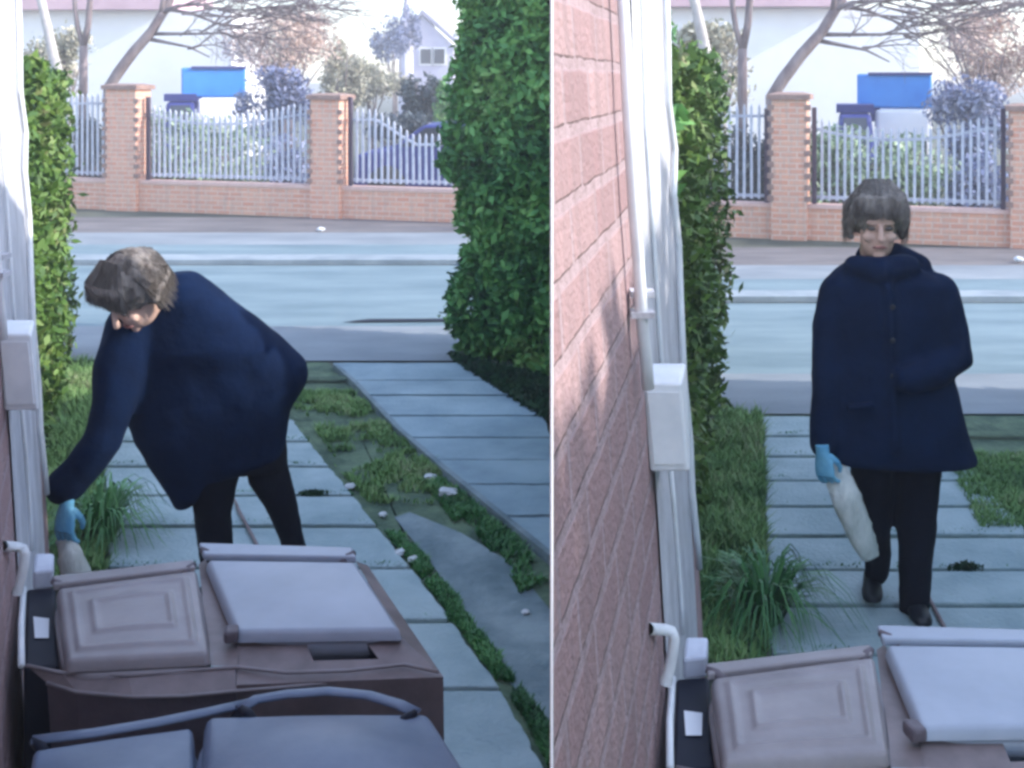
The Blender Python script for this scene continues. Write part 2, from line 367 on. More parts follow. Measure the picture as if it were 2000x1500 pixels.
# leaf litter at the foot of the dark hedge, lawn and grass tufts, as stuff
def blades(name, quads, n, h, m, label, S='L', wdt=.005, lean=.7, dens=(-.25, 1)):
    V = []; Fc = []
    for i in range(n):
        q = random.choice(quads); u, v = random.random(), random.random()
        a = q[0].lerp(q[1], u); c = q[3].lerp(q[2], u); p = a.lerp(c, v)
        if fbm(p, 3.0) + .6 * fbm(p, 9) + random.uniform(-.3, .3) * dens[1] < dens[0]: continue
        hh = h * random.uniform(.4, 1.3); ang = random.uniform(0, 6.28); d = Vector((math.cos(ang), math.sin(ang), 0))
        t = p + Vector((0, 0, hh)) + d * hh * random.uniform(0, lean) * 2; s = Vector((-d.y, d.x, 0)) * wdt
        k = len(V); mid = p.lerp(t, .5) + Vector((0, 0, hh * .12)); V += [p - s, p + s, mid + s * .7, mid - s * .7, t]
        Fc += [(k, k + 1, k + 2, k + 3), (k + 3, k + 2, k + 4)]
    me = bpy.data.meshes.new(name); me.from_pydata([tuple(v) for v in V], [], Fc); me.materials.append(m)
    o = bpy.data.objects.new(name, me); COL.objects.link(o); tag(o, label, 'grass', kind='stuff'); return o
for S in 'LR':
    lq = [[G(S, 66, 1165, .01), G(S, 204, 1130, .01), G(S, 201, 880, .01), G(S, 95, 880, .01)], [G(S, 95, 880, .01), G(S, 201, 880, .01), G(S, 196, 708, .01), G(S, 125, 708, .01)]]
    blades('grass', lq, 16000, .07, M['grass'], 'lawn grass between the house and the slab path, behind ' + WHO[S])
sq = [[G('L', 530, 800, .01), G('L', 730, 800, .01), G('L', 690, 768, .01), G('L', 540, 768, .01)],
      [G('L', 660, 905, .01), G('L', 845, 905, .01), G('L', 730, 800, .01), G('L', 590, 800, .01)],
      [G('L', 720, 985, .01), G('L', 910, 985, .01), G('L', 845, 905, .01), G('L', 650, 905, .01)]]
blades('grass', sq[:2] + sq[:2] + sq[2:], 26000, .032, M['grass'], 'patchy grass and moss on the strip between the two paths', dens=(.02, .8))
eq = []
for y0, y1 in ((1040, 1100), (1100, 1180), (1180, 1290), (1290, 1420), (1420, 1500)):
    eq.append([G('L', interp(PR, y1) + 2, y1, .01), G('L', interp(PR, y1) + 42, y1, .01), G('L', interp(PR, y0) + 32, y0, .01), G('L', interp(PR, y0) + 2, y0, .01)])
blades('moss', eq, 14000, .022, M['lily'], 'dark moss and weeds along the right edge of the slab path')
for S in 'LR':
    jq = []
    for yj in YJ[1:10]:
        d_ = 2.5 * (yj / 900) ** 1.5
        jq.append([G(S, interp(PL, yj), yj + d_, .005), G(S, interp(PR, yj), yj + d_, .005), G(S, interp(PR, yj), yj - d_, .005), G(S, interp(PL, yj), yj - d_, .005)])
    blades('moss', jq, 5000, .022, M['lily'], 'moss growing in the joints of the slab path by ' + WHO[S], dens=(.05, .6))
eq = []
for y0, y1 in ((940, 1000), (1000, 1060), (1060, 1140)):
    eq.append([G('L', min(interp(EA, y1) - 60, 1040), y1 + 20, .01), G('L', min(interp(EA, y1) - 2, 1073), y1, .01), G('L', interp(EA, y0) - 2, y0, .01), G('L', interp(EA, y0) - 50, y0, .01)])
blades('moss', eq, 6000, .028, M['lily'], 'dark weeds along the edging of the hedge-side path')
sqr = [[G('R', 560, 900, .01), G('R', 720, 900, .01), G('R', 680, 775, .01), G('R', 505, 775, .01)]]
blades('grass', sqr, 12000, .035, M['grass'], 'patchy grass at the right of the slab path beside the walking person')
# leaf litter
pl = []
for i in range(2600):
    u, v = random.random(), random.random()
    a = G('L', 880 + 196 * u, 695 + 48 * u, .03); c = G('L', 905 + 171 * u, 716 + 112 * u, .03)
    p = a.lerp(c, v ** .8); p.z = random.uniform(.02, .07); pl.append(p)
o = leaf_obj('leaf_litter', pl, .04, M['core']); tag(o, 'dark fallen leaves and twigs under the tall hedge', 'leaf litter', kind='stuff')
# strappy plant
def lily(S):
    c = G(S, 200, 1062); t = thing('plant', c, 'clump of arching strappy dark green leaves by the ' + ('gloved hand of the bending person' if S == 'L' else 'feet of the walking person'), 'plant')
    b = MB()
    for i in range(190):
        ang = random.uniform(0, 6.28); d = Vector((math.cos(ang), math.sin(ang), 0)); L = random.uniform(.16, .40); hh = random.uniform(.10, .30)
        s = Vector((-d.y, d.x, 0)); p0 = Vector(c) + d * random.uniform(0, .05) + s * random.uniform(-.04, .04); prev = None; wd = random.uniform(.005, .010)
        for k in range(6):
            u = k / 5; p = p0 + d * L * u * (.8 + .2 * u) + Vector((0, 0, hh * 4 * u * (1 - u) * .8 + hh * .25 * u)); ww = wd * (1 - u * .85)
            cur = (p - s * ww, p + s * ww)
            if prev: b.face([prev[0], prev[1], cur[1], cur[0]])
            prev = cur
    b.build('leaves', M['lily'], t)
lily('L'); lily('R')
# ------------------------------------------------------------------ far side of the street: boundary wall, piers, railings
def fy(x): return 402 + .038 * x
def fence(S, bays, piers, x0, x1):
    hs = 1.0 if S == 'L' else .95
    def P(x): return G(S, x, fy(x))
    def zt(x, y):                                   # height of template pixel y above the wall line at x
        p = P(x); a, bb = mp(S, x, y); return H - (bb - HY) * p.y / F
    a, c = P(x0), P(x1); d = (c - a); L = d.length; d.normalize(); n = Vector((-d.y, d.x, 0)); th = .24
    t = thing('boundary_wall', a, 'pink-orange brick wall with piers across the street, behind ' + WHO[S], 'wall')
    wa = MB(); ztop = zt(300, 353)
    segs = 1
    def wallbox(p, q, z0, z1, n0, n1, bmb, uo=0):
        Lq = (q - p).length
        A, B, C, D = p + n * n0, q + n * n0, q + n * n1, p + n * n1
        def v(pt, z): return (pt.x, pt.y, z)
        bmb.face([v(A, z0), v(B, z0), v(B, z1), v(A, z1)], 0, [(uo, z0), (uo + Lq, z0), (uo + Lq, z1), (uo, z1)])
        bmb.face([v(C, z0), v(D, z0), v(D, z1), v(C, z1)], 0, [(0, z0), (Lq, z0), (Lq, z1), (0, z1)])
        bmb.face([v(B, z0), v(C, z0), v(C, z1), v(B, z1)], 0, [(0, z0), (n1 - n0, z0), (n1 - n0, z1), (0, z1)])
        bmb.face([v(D, z0), v(A, z0), v(A, z1), v(D, z1)], 0, [(0, z0), (n1 - n0, z0), (n1 - n0, z1), (0, z1)])
        bmb.face([v(A, z1), v(B, z1), v(C, z1), v(D, z1)], 0, [(0, 0), (Lq, 0), (Lq, .24), (0, .24)])
    wallbox(a, c, 0, ztop - .05, 0, th, wa); wa.build('wall', M['brick2'], t)
    cp = MB(); A = a - n * .02; cpb = [a - n * .02, c - n * .02, c + n * (th + .02), a + n * (th + .02)]
    cp.hexa([(p.x, p.y, ztop - .05) for p in cpb], [(p.x, p.y, ztop) for p in cpb]); cp.build('coping', M['brick2s'], t)
    for (xa, xb, yt) in piers:
        p, q = P(xa), P(xb); zz = zt((xa + xb) / 2, yt)
        pm = MB(); wallbox(p, q, 0, zz - .1, -.10, .32, pm, .1)
        # toothed corner bricks, alternate courses standing proud
        z = ztop + .08; k = 0
        while z < zz - .2:
            for (e, sg) in ((p, -1), (q, 1)):
                if k % 2 == 0:
                    cc = e + d * sg * .012 + n * (-.085); pm2 = cc
                    pm.box((cc.x, cc.y, z), (.085, .06, .07), math.atan2(d.y, d.x), 1)
            z += .078; k += 1
        po = pm.build('pier', [M['brick2'], M['tooth']], t)
        cb = MB(); cq = [p - d * .05 - n * .15, q + d * .05 - n * .15, q + d * .05 + n * .37, p - d * .05 + n * .37]
        mid = (p + q) / 2 + n * .11
        cb.hexa([(v.x, v.y, zz - .1) for v in cq], [(v.x, v.y, zz - .03) for v in cq])
        cc = [mid + (v - mid) * .55 for v in cq]
        cb.hexa([(v.x, v.y, zz - .03) for v in cq], [(v.x, v.y, zz) for v in cc])
        cb.build('cap', M['tooth'], po)
        # the cap is placed in world space
        COL.objects[-1]
    for bi, (xa, xb, topf, lab) in enumerate(bays):
        p, q = P(xa), P(xb); Lb = (q - p).length; N = max(4, int(Lb / (.104 * (1 if S == 'L' else .97))))
        rt = thing('railing', p + n * .12, lab, 'railing', 'palisade railings on the boundary wall')
        for i in range(N):
            u = (i + .5) / N; x = xa + (xb - xa) * u; g = p.lerp(q, u) + n * .12; z1 = zt(x, topf(u)); z0 = ztop + .05
            pb = MB(); r = Vector((d.x, d.y)); hw = .018; tk = .014
            jit = random.uniform(-.006, .006)
            for (z_0, z_1, w0, w1) in ((z0, z1 - .06, hw, hw), (z1 - .06, z1, hw, .003)):
                bq = [g - d * w0 - n * tk, g + d * w0 - n * tk, g + d * w0 + n * tk, g - d * w0 + n * tk]
                tq = [g - d * w1 - n * tk, g + d * w1 - n * tk, g + d * w1 + n * tk, g - d * w1 + n * tk]
                pb.hexa([(v.x + jit * 0, v.y, z_0) for v in bq], [(v.x + jit, v.y, z_1) for v in tq])
            pb.build('pale', M['pale'], rt)
        for (fz, hgt) in ((ztop + .09, .045), (None, .04)):
            rb = MB(); K = 12; prev = None
            for i in range(K + 1):
                u = i / K; g = p.lerp(q, u) + n * .15
                z = fz if fz else zt(xa + (xb - xa) * u, topf(u)) - .17
                cur = (g, z)
                if prev:
                    A, B = prev[0], g; zA, zB = prev[1], z
                    rb.hexa([(A.x, A.y, zA - hgt / 2), (B.x, B.y, zB - hgt / 2), (B.x + n.x * .03, B.y + n.y * .03, zB - hgt / 2), (A.x + n.x * .03, A.y + n.y * .03, zA - hgt / 2)],
                            [(A.x, A.y, zA + hgt / 2), (B.x, B.y, zB + hgt / 2), (B.x + n.x * .03, B.y + n.y * .03, zB + hgt / 2), (A.x + n.x * .03, A.y + n.y * .03, zA + hgt / 2)])
                prev = cur
            rb.build('rail', M['pale'], rt)
        for e, sg in ((p, 1), (q, -1)):              # dark end posts against the piers
            pb = MB(); g = e + d * sg * .05 + n * .12; pb.box((g.x, g.y, (ztop + zt((xa + xb) / 2, 190)) / 2), (.06, .06, zt((xa + xb) / 2, 190) - ztop), math.atan2(d.y, d.x))
            pb.build('end_post', M['postd'], rt)
    return t
M['tooth'] = mat('dark_brick', (.24, .15, .13), .9, col2=(.36, .24, .2), scale=8)
M['brick2s'] = mat('brick_coping', (.66, .42, .36), .9, col2=(.74, .52, .46), scale=8, bump=.4)
M['postd'] = mat('dark_post', (.07, .05, .08), .7)
bay0 = lambda u: 183
def bay1(u): return 201 + 22 * math.sin(math.pi * min(1, u / .9)) ** .8 if u < .9 else 203
def bay2(u): return 213 + (49 * min(1, (u - .18) / .22) if u > .18 else 0) * 1.0
fence('L', [(-200, 208, bay0, 'white railings beside the light hedge, far left of the bending person'),
            (276, 608, bay1, 'white palisade railings with a dipping top between brick piers, above the bending person'),
            (672, 1000, bay2, 'white palisade railings stepping down low beside the tall dark hedge')],
      [(213, 272, 163), (612, 668, 182)], -400, 1010)
fence('R', [(-60, 208, bay0, 'white railings beside the light hedge, left of the walking person'),
            (276, 608, bay1, 'white palisade railings with a dipping top, behind the head of the walking person')],
      [(213, 272, 163), (612, 668, 182)], -100, 900)
# ------------------------------------------------------------------ background buildings, van, shrubs, trees
def big(S):
    Y = 33.0 if S == 'L' else 29.0
    def w(x, y, Yy=None): return AT(S, x, y, Yy or Y)
    # white building with a pink fascia
    t = thing('building', w(100, 300), 'white building with a pink fascia behind the railings, in the ' + ('left-hand view' if S == 'L' else 'right-hand view'), 'building')
    xl, xr = (-500, 452) if S == 'L' else (-20, 460)
    b = MB(); z1 = w(0, 20).z; A = w(xl, 0); B = w(xr, 0)
    b.box(((A.x + B.x) / 2, Y + 2, z1 / 2), (B.x - A.x, 4, z1)); b.build('wall', M['bldw'], t)
    b = MB(); xe = w(325, 0).x
    b.box(((A.x + xe) / 2, Y + 1.9, z1 + .6), (xe - A.x + .2, 4.6, 1.2)); b.build('fascia', M['fascia'], t)
    # box van, blue over white
    Yv = 26.0 if S == 'L' else 22.4
    lx, rx = 357, 478
    t = thing('van', AT(S, 420, 300, Yv), 'bright blue box van with a white cab behind the railings, above ' + WHO[S], 'van')
    def v(x, y): return AT(S, x, y, Yv)
    zt, zm = v(0, 132).z, v(0, 190).z; X0, X1 = v(380, 0).x, v(rx, 0).x; Xs = v(lx, 0).x
    b = MB(); b.hexa([(Xs, Yv, zm), (X1, Yv, zm), (X1, Yv + 4, zm), (Xs, Yv + 4, zm)], [(Xs, Yv, zt), (X1, Yv, zt), (X1, Yv + 4, zt), (Xs, Yv + 4, zt)])
    o = b.build('cargo_box', M['blue'], t); bevel(o, .04)
    b = MB(); b.box(((X0 + X1) / 2 - .02, Yv - .02, zt), (X1 - X0 + .06, .06, .05)); b.build('trim', M['blued'], t)
    b = MB(); b.box((v(385, 0).x + .02, Yv + .5, zm - .12), (.18, 1, .25)); b.build('bracket', M['blued'], t)
    Xc0, Xc1 = v(386, 0).x, v(478, 0).x; zb = .45
    b = MB()
    b.hexa([(Xc0, Yv - .4, zb), (Xc1, Yv - .4, zb), (Xc1, Yv + 2, zb), (Xc0, Yv + 2, zb)], [(Xc0, Yv - .02, zm - .004), (Xc1, Yv - .02, zm - .004), (Xc1, Yv + 2, zm - .004), (Xc0, Yv + 2, zm - .004)])
    o = b.build('cab', M['bldw'], t); bevel(o, .08, 3)
    b = MB(); b.box(((Xc0 + Xc1) / 2, Yv - .36, .95), ((Xc1 - Xc0) * .8, .05, .3)); b.build('grille', M['glass'], t)
    for xx in (Xc0 + .12, Xc1 - .12):
        b = MB(); b.tube([(xx - .09, Yv + .4, .36), (xx + .09, Yv + .4, .36)], .36, 20); wo = b.build('wheel', M['rubber'], t, True)
    for xx in (Xc0 + .15, Xc1 - .15):
        b = MB(); b.box((xx, Yv - .42, .8), (.22, .06, .14)); b.build('headlight', M['lpane'], t)
    t.rotation_euler.z = -math.atan2((X0 + X1) / 2, Yv)
    # dark parked car left of the van
    t = thing('car', AT(S, 350, 300, Yv - 1), 'dark purple-blue car left of the blue van, above ' + WHO[S], 'car')
    xa, xb = AT(S, 326, 0, Yv - 1).x, AT(S, 378, 0, Yv - 1).x; zr = AT(S, 0, 186, Yv - 1).z; zl = AT(S, 0, 200, Yv - 1).z
    b = MB(); y0 = Yv - 1
    b.hexa([(xa - .1, y0 - 1.6, .25), (xb + .1, y0 - 1.6, .25), (xb + .1, y0 + 2.4, .25), (xa - .1, y0 + 2.4, .25)], [(xa - .1, y0 - 1.4, .95), (xb + .1, y0 - 1.4, .95), (xb + .1, y0 + 2.3, 1.0), (xa - .1, y0 + 2.3, 1.0)])
    b.hexa([(xa - .06, y0 - .7, .951), (xb + .06, y0 - .7, .951), (xb + .06, y0 + 2, 1.001), (xa - .06, y0 + 2, 1.001)], [(xa, y0, zl), (xb, y0, zl), (xb, y0 + 1.5, zl), (xa, y0 + 1.5, zl)])
    o = b.build('body', M['blued'], t); bevel(o, .06, 3)
    b = MB(); b.hexa([(xa + .04, y0 - .66, 1.02), (xb - .04, y0 - .66, 1.02), (xb - .04, y0 - .6, 1.02), (xa + .04, y0 - .6, 1.02)], [(xa + .08, y0 - .08, zl - .06), (xb - .08, y0 - .08, zl - .06), (xb - .08, y0 - .02, zl - .06), (xa + .08, y0 - .02, zl - .06)])
    b.build('windscreen', M['glass'], t)
    b = MB(); b.box(((xa + xb) / 2, y0 + .7, (zl + zr) / 2 + .02), (xb - xa + .1, 1.2, zr - zl)); b.build('roof_box', M['blued'], t)
    t.rotation_euler.z = -math.atan2((xa + xb) / 2, Yv)
M['lpane'] = mat('pale_glass', (.55, .58, .6), .2)
big('L'); big('R')
# shrubs: leaf clouds round bare stems
def shrub(name, S, x, y, Yd, rx, rz, m, label, n=3500, size=.09, ry=None, stems=9, cat='shrub', clumps=14, mb='bark'):
    c = AT(S, x, y, Yd); ry = ry or rx * .7
    t = thing(name, (c.x, c.y, 0), label, cat)
    b = MB()
    for i in range(stems):
        ex = c + Vector((random.uniform(-.8, .8) * rx, random.uniform(-.6, .6) * ry, random.uniform(-.3, .9) * rz))
        m0 = Vector((c.x + random.uniform(-.1, .1) * rx, c.y, max(.1, (c.z - rz) * .6)))
        b.tube([(c.x + random.uniform(-.15, .15), c.y, -.02), m0, m0.lerp(ex, .5) + Vector((random.uniform(-.1, .1), 0, .1)), ex], [.04, .03, .02, .008], 5)
    b.build('stems', M[mb], t, True)
    cl = [Vector((random.gauss(0, .45), random.gauss(0, .45), random.gauss(0, .45))) for _ in range(clumps)]
    pts = []
    while len(pts) < n:
        k = random.choice(cl); q = k + Vector((random.gauss(0, .2), random.gauss(0, .2), random.gauss(0, .2)))
        if q.length > 1.15: continue
        p = c + Vector((q.x * rx, q.y * ry, q.z * rz))
        if p.z > .02: pts.append(p)
    leaf_obj('foliage', pts, size, m, t)
for S in 'LR':
    k = 1 if S == 'L' else .86; wv = 'in the left-hand view' if S == 'L' else 'in the right-hand view'
    shrub('shrub', S, 325, 300, 22.5 * k, 1.15, .75, M['shg'], 'pale green shrub behind the railings right of the brick pier, ' + wv, 4200, .07)
    shrub('shrub', S, 430, 310, 23 * k, .9, .7, M['shg'], 'thin pale green shrub below the blue and white van, ' + wv, 2400, .06)
    shrub('shrub', S, 540, 205, 24.5 * k, .75, .75, M['shb'], 'grey-blue shrub in front of the blue van, ' + wv, 5200, .06)
    shrub('shrub', S, 570, 330, 22.5 * k, .6, .6, M['shb'], 'low grey-blue shrub behind the railings by the second pier, ' + wv, 2200, .06)
    shrub('tree', S, 560, 92, 28 * k, 1.4, .85, M['shp'], 'pink-beige blossoming tree crown above the railings, ' + wv, 7500, .05, cat='tree', stems=14)
    shrub('shrub', S, 110, 130, 24 * k, .75, .8, M['shy'], 'sunlit beige bush above the light hedge, ' + wv, 4200, .06)
    shrub('shrub', S, 175, 300, 22 * k, .5, .7, M['shd'], 'dark shrub behind the railings left of the brick pier, ' + wv, 2500, .07)
shrub('tree', 'L', 665, 150, 30, .55, .9, M['shy'], 'beige twiggy bush rising behind the second brick pier', 3600, .06, cat='bush')
shrub('tree', 'L', 725, 150, 33, .95, .7, M['shy'], 'rounded beige bush left of the lilac gabled house', 4600, .07, cat='bush')
shrub('tree', 'L', 822, 195, 27, .5, .6, M['shd'], 'dark bush above the low railings, left of the tall hedge', 3600, .07, cat='bush')
shrub('shrub', 'L', 770, 255, 24, .9, .35, M['shd'], 'low dark bush just above the low railings', 2800, .06)
shrub('shrub', 'L', 880, 235, 26, .35, .9, M['hedged'], 'green bush half hidden by the left edge of the tall hedge', 2600, .06)
# indigo car behind the low railings
t = thing('car', G('L', 790, 405), 'indigo estate car parked behind the low railings beside the tall hedge', 'car')
Yc = 22.0; xa, xb = at(690, 0, Yc).x, at(1010, 0, Yc).x
b = MB(); 
sec = [(xa, .45), (xa + .05, .85), (xa + .7, .98), (xa + 1.25, 1.38), (xb - .5, 1.40), (xb - .1, .95), (xb, .5)]
ring = [[(x, Yc, z) for x, z in sec] , [(x, Yc + 1.7, z) for x, z in sec]]
b.rings([[(x, Yc, z) for x, z in sec] + [(xb, Yc, .25), (xa, Yc, .25)], [(x, Yc + 1.7, z) for x, z in sec] + [(xb, Yc + 1.7, .25), (xa, Yc + 1.7, .25)]])
bevel(b.build('body', M['indigo'] if 'indigo' in M else M['blued'], t), .06, 3)
b = MB(); b.face([(xa + .85, Yc - .01, 1.0), (xb - .3, Yc - .01, 1.0), (xb - .6, Yc - .01, 1.33), (xa + 1.3, Yc - .01, 1.33)]); b.build('side_window', M['glass'], t)
for xx in (xa + .6, xb - .6):
    b = MB(); b.tube([(xx, Yc - .06, .33), (xx, Yc + .14, .33)], .33, 20); b.build('wheel', M['rubber'], t, True)
# lilac gabled house with a turret
t = thing('house', at(825, 300, 60), 'lilac-grey gabled house with a spired turret on the skyline', 'house')
Yh = 60.0
def hq(x, y): return at(x, y, Yh)
xa, xb = hq(800, 0).x, hq(885, 0).x; ze = hq(0, 88).z; zp = hq(0, 30).z; xm = hq(824, 0).x
b = MB(); b.box(((xa + xb) / 2, Yh + 4, ze / 2), (xb - xa, 8, ze)); b.face([(xa, Yh, ze), (xb, Yh, ze), (xm, Yh, zp)])
b.build('wall', M['lilac'], t)
b = MB(); b.hexa([(xa - .3, Yh - .2, ze - .1), (xm, Yh - .2, zp + .05), (xm, Yh + 8, zp + .05), (xa - .3, Yh + 8, ze - .1)], [(xa - .3, Yh - .2, ze + .1), (xm, Yh - .2, zp + .3), (xm, Yh + 8, zp + .3), (xa - .3, Yh + 8, ze + .1)])
b.hexa([(xm, Yh - .2, zp + .05), (xb + .3, Yh - .2, ze - .1), (xb + .3, Yh + 8, ze - .1), (xm, Yh + 8, zp + .05)], [(xm, Yh - .2, zp + .3), (xb + .3, Yh - .2, ze + .1), (xb + .3, Yh + 8, ze + .1), (xm, Yh + 8, zp + .3)])
b.build('roof', M['roofg'], t)
tx = hq(792, 0).x; r = (hq(818, 0).x - hq(790, 0).x) / 2; tx += r * .4
b = MB(); b.rings([[(tx + r * math.cos(a), Yh - 1 + r * math.sin(a), z) for a in [i * math.pi / 4 for i in range(8)]] for z in (0, hq(0, 62).z)]); b.build('turret', M['lilac'], t)
b = MB(); b.rings([[(tx + q * math.cos(a), Yh - 1 + q * math.sin(a), z) for a in [i * math.pi / 4 for i in range(8)]] for z, q in ((hq(0, 62).z, r * 1.25), (hq(0, 30).z, r * .55), (hq(0, -8).z, .03))]); b.build('spire', M['roofg'], t)
for x in (832, 858):
    b = MB(); q = hq(x, 110); b.box((q.x, Yh - .03, q.z), (.7, .06, .9)); wn = b.build('window', M['bldw'], t)
    b = MB(); b.box((q.x, Yh - .08, q.z), (.5, .03, .7)); b.build('pane', M['glass'], wn)
shrub('tree', 'L', 772, 70, 50, .95, 1.3, M['shb'], 'dark blue-grey tree left of the turret on the skyline', 3200, .10, cat='tree')
# bare street trees
def limb(b, pts, r0, r1, depth, S, Y, dens=1.0):
    n = len(pts); pts = [Vector(p) for p in pts]
    b.tube(pts, [r0 + (r1 - r0) * i / (n - 1) for i in range(n)], 8 if r0 > .03 else 5)
def twigs(b, p, d, L, r, depth):
    if depth == 0: return
    k = 4; pts = [p]; q = p.copy(); dd = d.copy()
    for i in range(k):
        dd = (dd + Vector((random.gauss(0, .18), random.gauss(0, .15), random.gauss(0, .16)))).normalized(); q = q + dd * L / k; pts.append(q.copy())
    b.tube(pts, [r * (1 - .6 * i / k) for i in range(k + 1)], 4)
    for i in range(1, k + 1):
        if random.random() < .85:
            nd = (dd + Vector((random.gauss(0, .6), random.gauss(0, .4), random.gauss(0, .5)))).normalized()
            twigs(b, pts[i], nd, L * random.uniform(.45, .7), r * .5, depth - 1)
def tree(S, base, limbs, Y, m, label, tw=()):
    p0 = AT(S, base, 400, Y); t = thing('tree', (p0.x, Y, 0), label, 'tree')
    b = MB()
    for pts, r0, r1 in limbs:
        w_ = [AT(S, x, y, Y + dy) if y is not None else Vector((AT(S, x, 0, Y).x, Y, -.05)) for x, y, dy in pts]
        limb(b, w_, r0, r1, 0, S, Y)
    b.build('trunk', m, t, True)
    c = MB(); bud = []
    for (x, y, dx, dz, L, r, dep) in tw:
        for _k in range(2): twigs(c, AT(S, x + random.uniform(-8, 8), y + random.uniform(-5, 5), Y), Vector((dx, random.uniform(-.2, .2), dz)).normalized(), L, r * 1.35, dep)
    if c.v:
        c.build('crown', m, t)
    return t
for S in 'LR':
    Y = 21.5 if S == 'L' else 18.6; r = 1 if S == 'L' else .97; wv = 'in the left-hand view' if S == 'L' else 'in the right-hand view'
    tree(S, 205, [([(212, None, 0), (213, 170, 0), (232, 140, 0), (262, 100, 0), (296, 62, .1), (312, 35, .1), (330, 5, .2), (350, -40, .3)], .11 * r, .07 * r),
                  ([(296, 66, .1), (345, 66, .1), (385, 66, 0), (430, 64, 0), (455, 72, 0)], .035, .012),
                  ([(290, 76, .1), (320, 82, .1), (370, 92, 0), (410, 112, 0)], .04, .010),
                  ([(318, 25, .1), (345, 12, .1), (390, 8, 0), (430, 18, 0)], .045, .015),
                  ([(325, 18, .1), (370, 25, .1), (410, 40, 0), (440, 52, 0)], .035, .012),
                  ([(314, 30, .1), (318, 0, .1), (322, -40, 0)], .05, .03)], Y, M['bark'],
         'bare leaning tree with branches reaching right over the pier, ' + wv,
         [(370, 92, 1, .1, .9, .012, 3), (400, 66, 1, .25, 1.0, .012, 3), (430, 64, 1, -.1, .9, .012, 3), (390, 8, 1, .1, 1.2, .014, 3), (430, 18, 1, -.2, 1.3, .014, 3),
          (410, 40, 1, -.3, 1.1, .012, 3), (440, 50, 1, .2, 1.4, .014, 4), (455, 72, 1, .3, 1.2, .012, 4), (345, 66, .8, .6, .7, .01, 3), (480, 20, 1, .1, 1.4, .016, 4), (520, 10, 1, -.1, 1.2, .014, 4), (560, 25, 1, .05, 1.0, .012, 4), (340, 20, 1, .5, 1.5, .016, 4), (360, 30, 1, .1, 1.6, .014, 4), (400, 20, 1, -.2, 1.6, .014, 4), (450, 5, 1, -.3, 1.5, .015, 4), (600, 12, 1, .0, 1.2, .014, 4), (500, 35, 1, .3, 1.3, .012, 4)])
    tree(S, 160, [([(162, None, 0), (163, 170, 0), (163, 90, 0)], .085 * r, .075 * r), ([(163, 92, 0), (152, 55, 0), (147, 20, 0), (143, -40, 0)], .05, .04), ([(163, 92, 0), (172, 50, 0), (176, 0, 0), (178, -40, 0)], .065, .05)],
         Y + .5, M['bark'], 'bare tree with a forked upright trunk left of the pier, ' + wv)
    tree(S, 130, [([(135, None, 0), (122, 175, 0), (104, 110, 0), (94, 60, 0), (80, 0, 0), (70, -40, 0)], .12 * r, .07 * r)], Y + 1, M['barkp'],
         'pale slanting tree trunk above the light hedge, ' + wv)
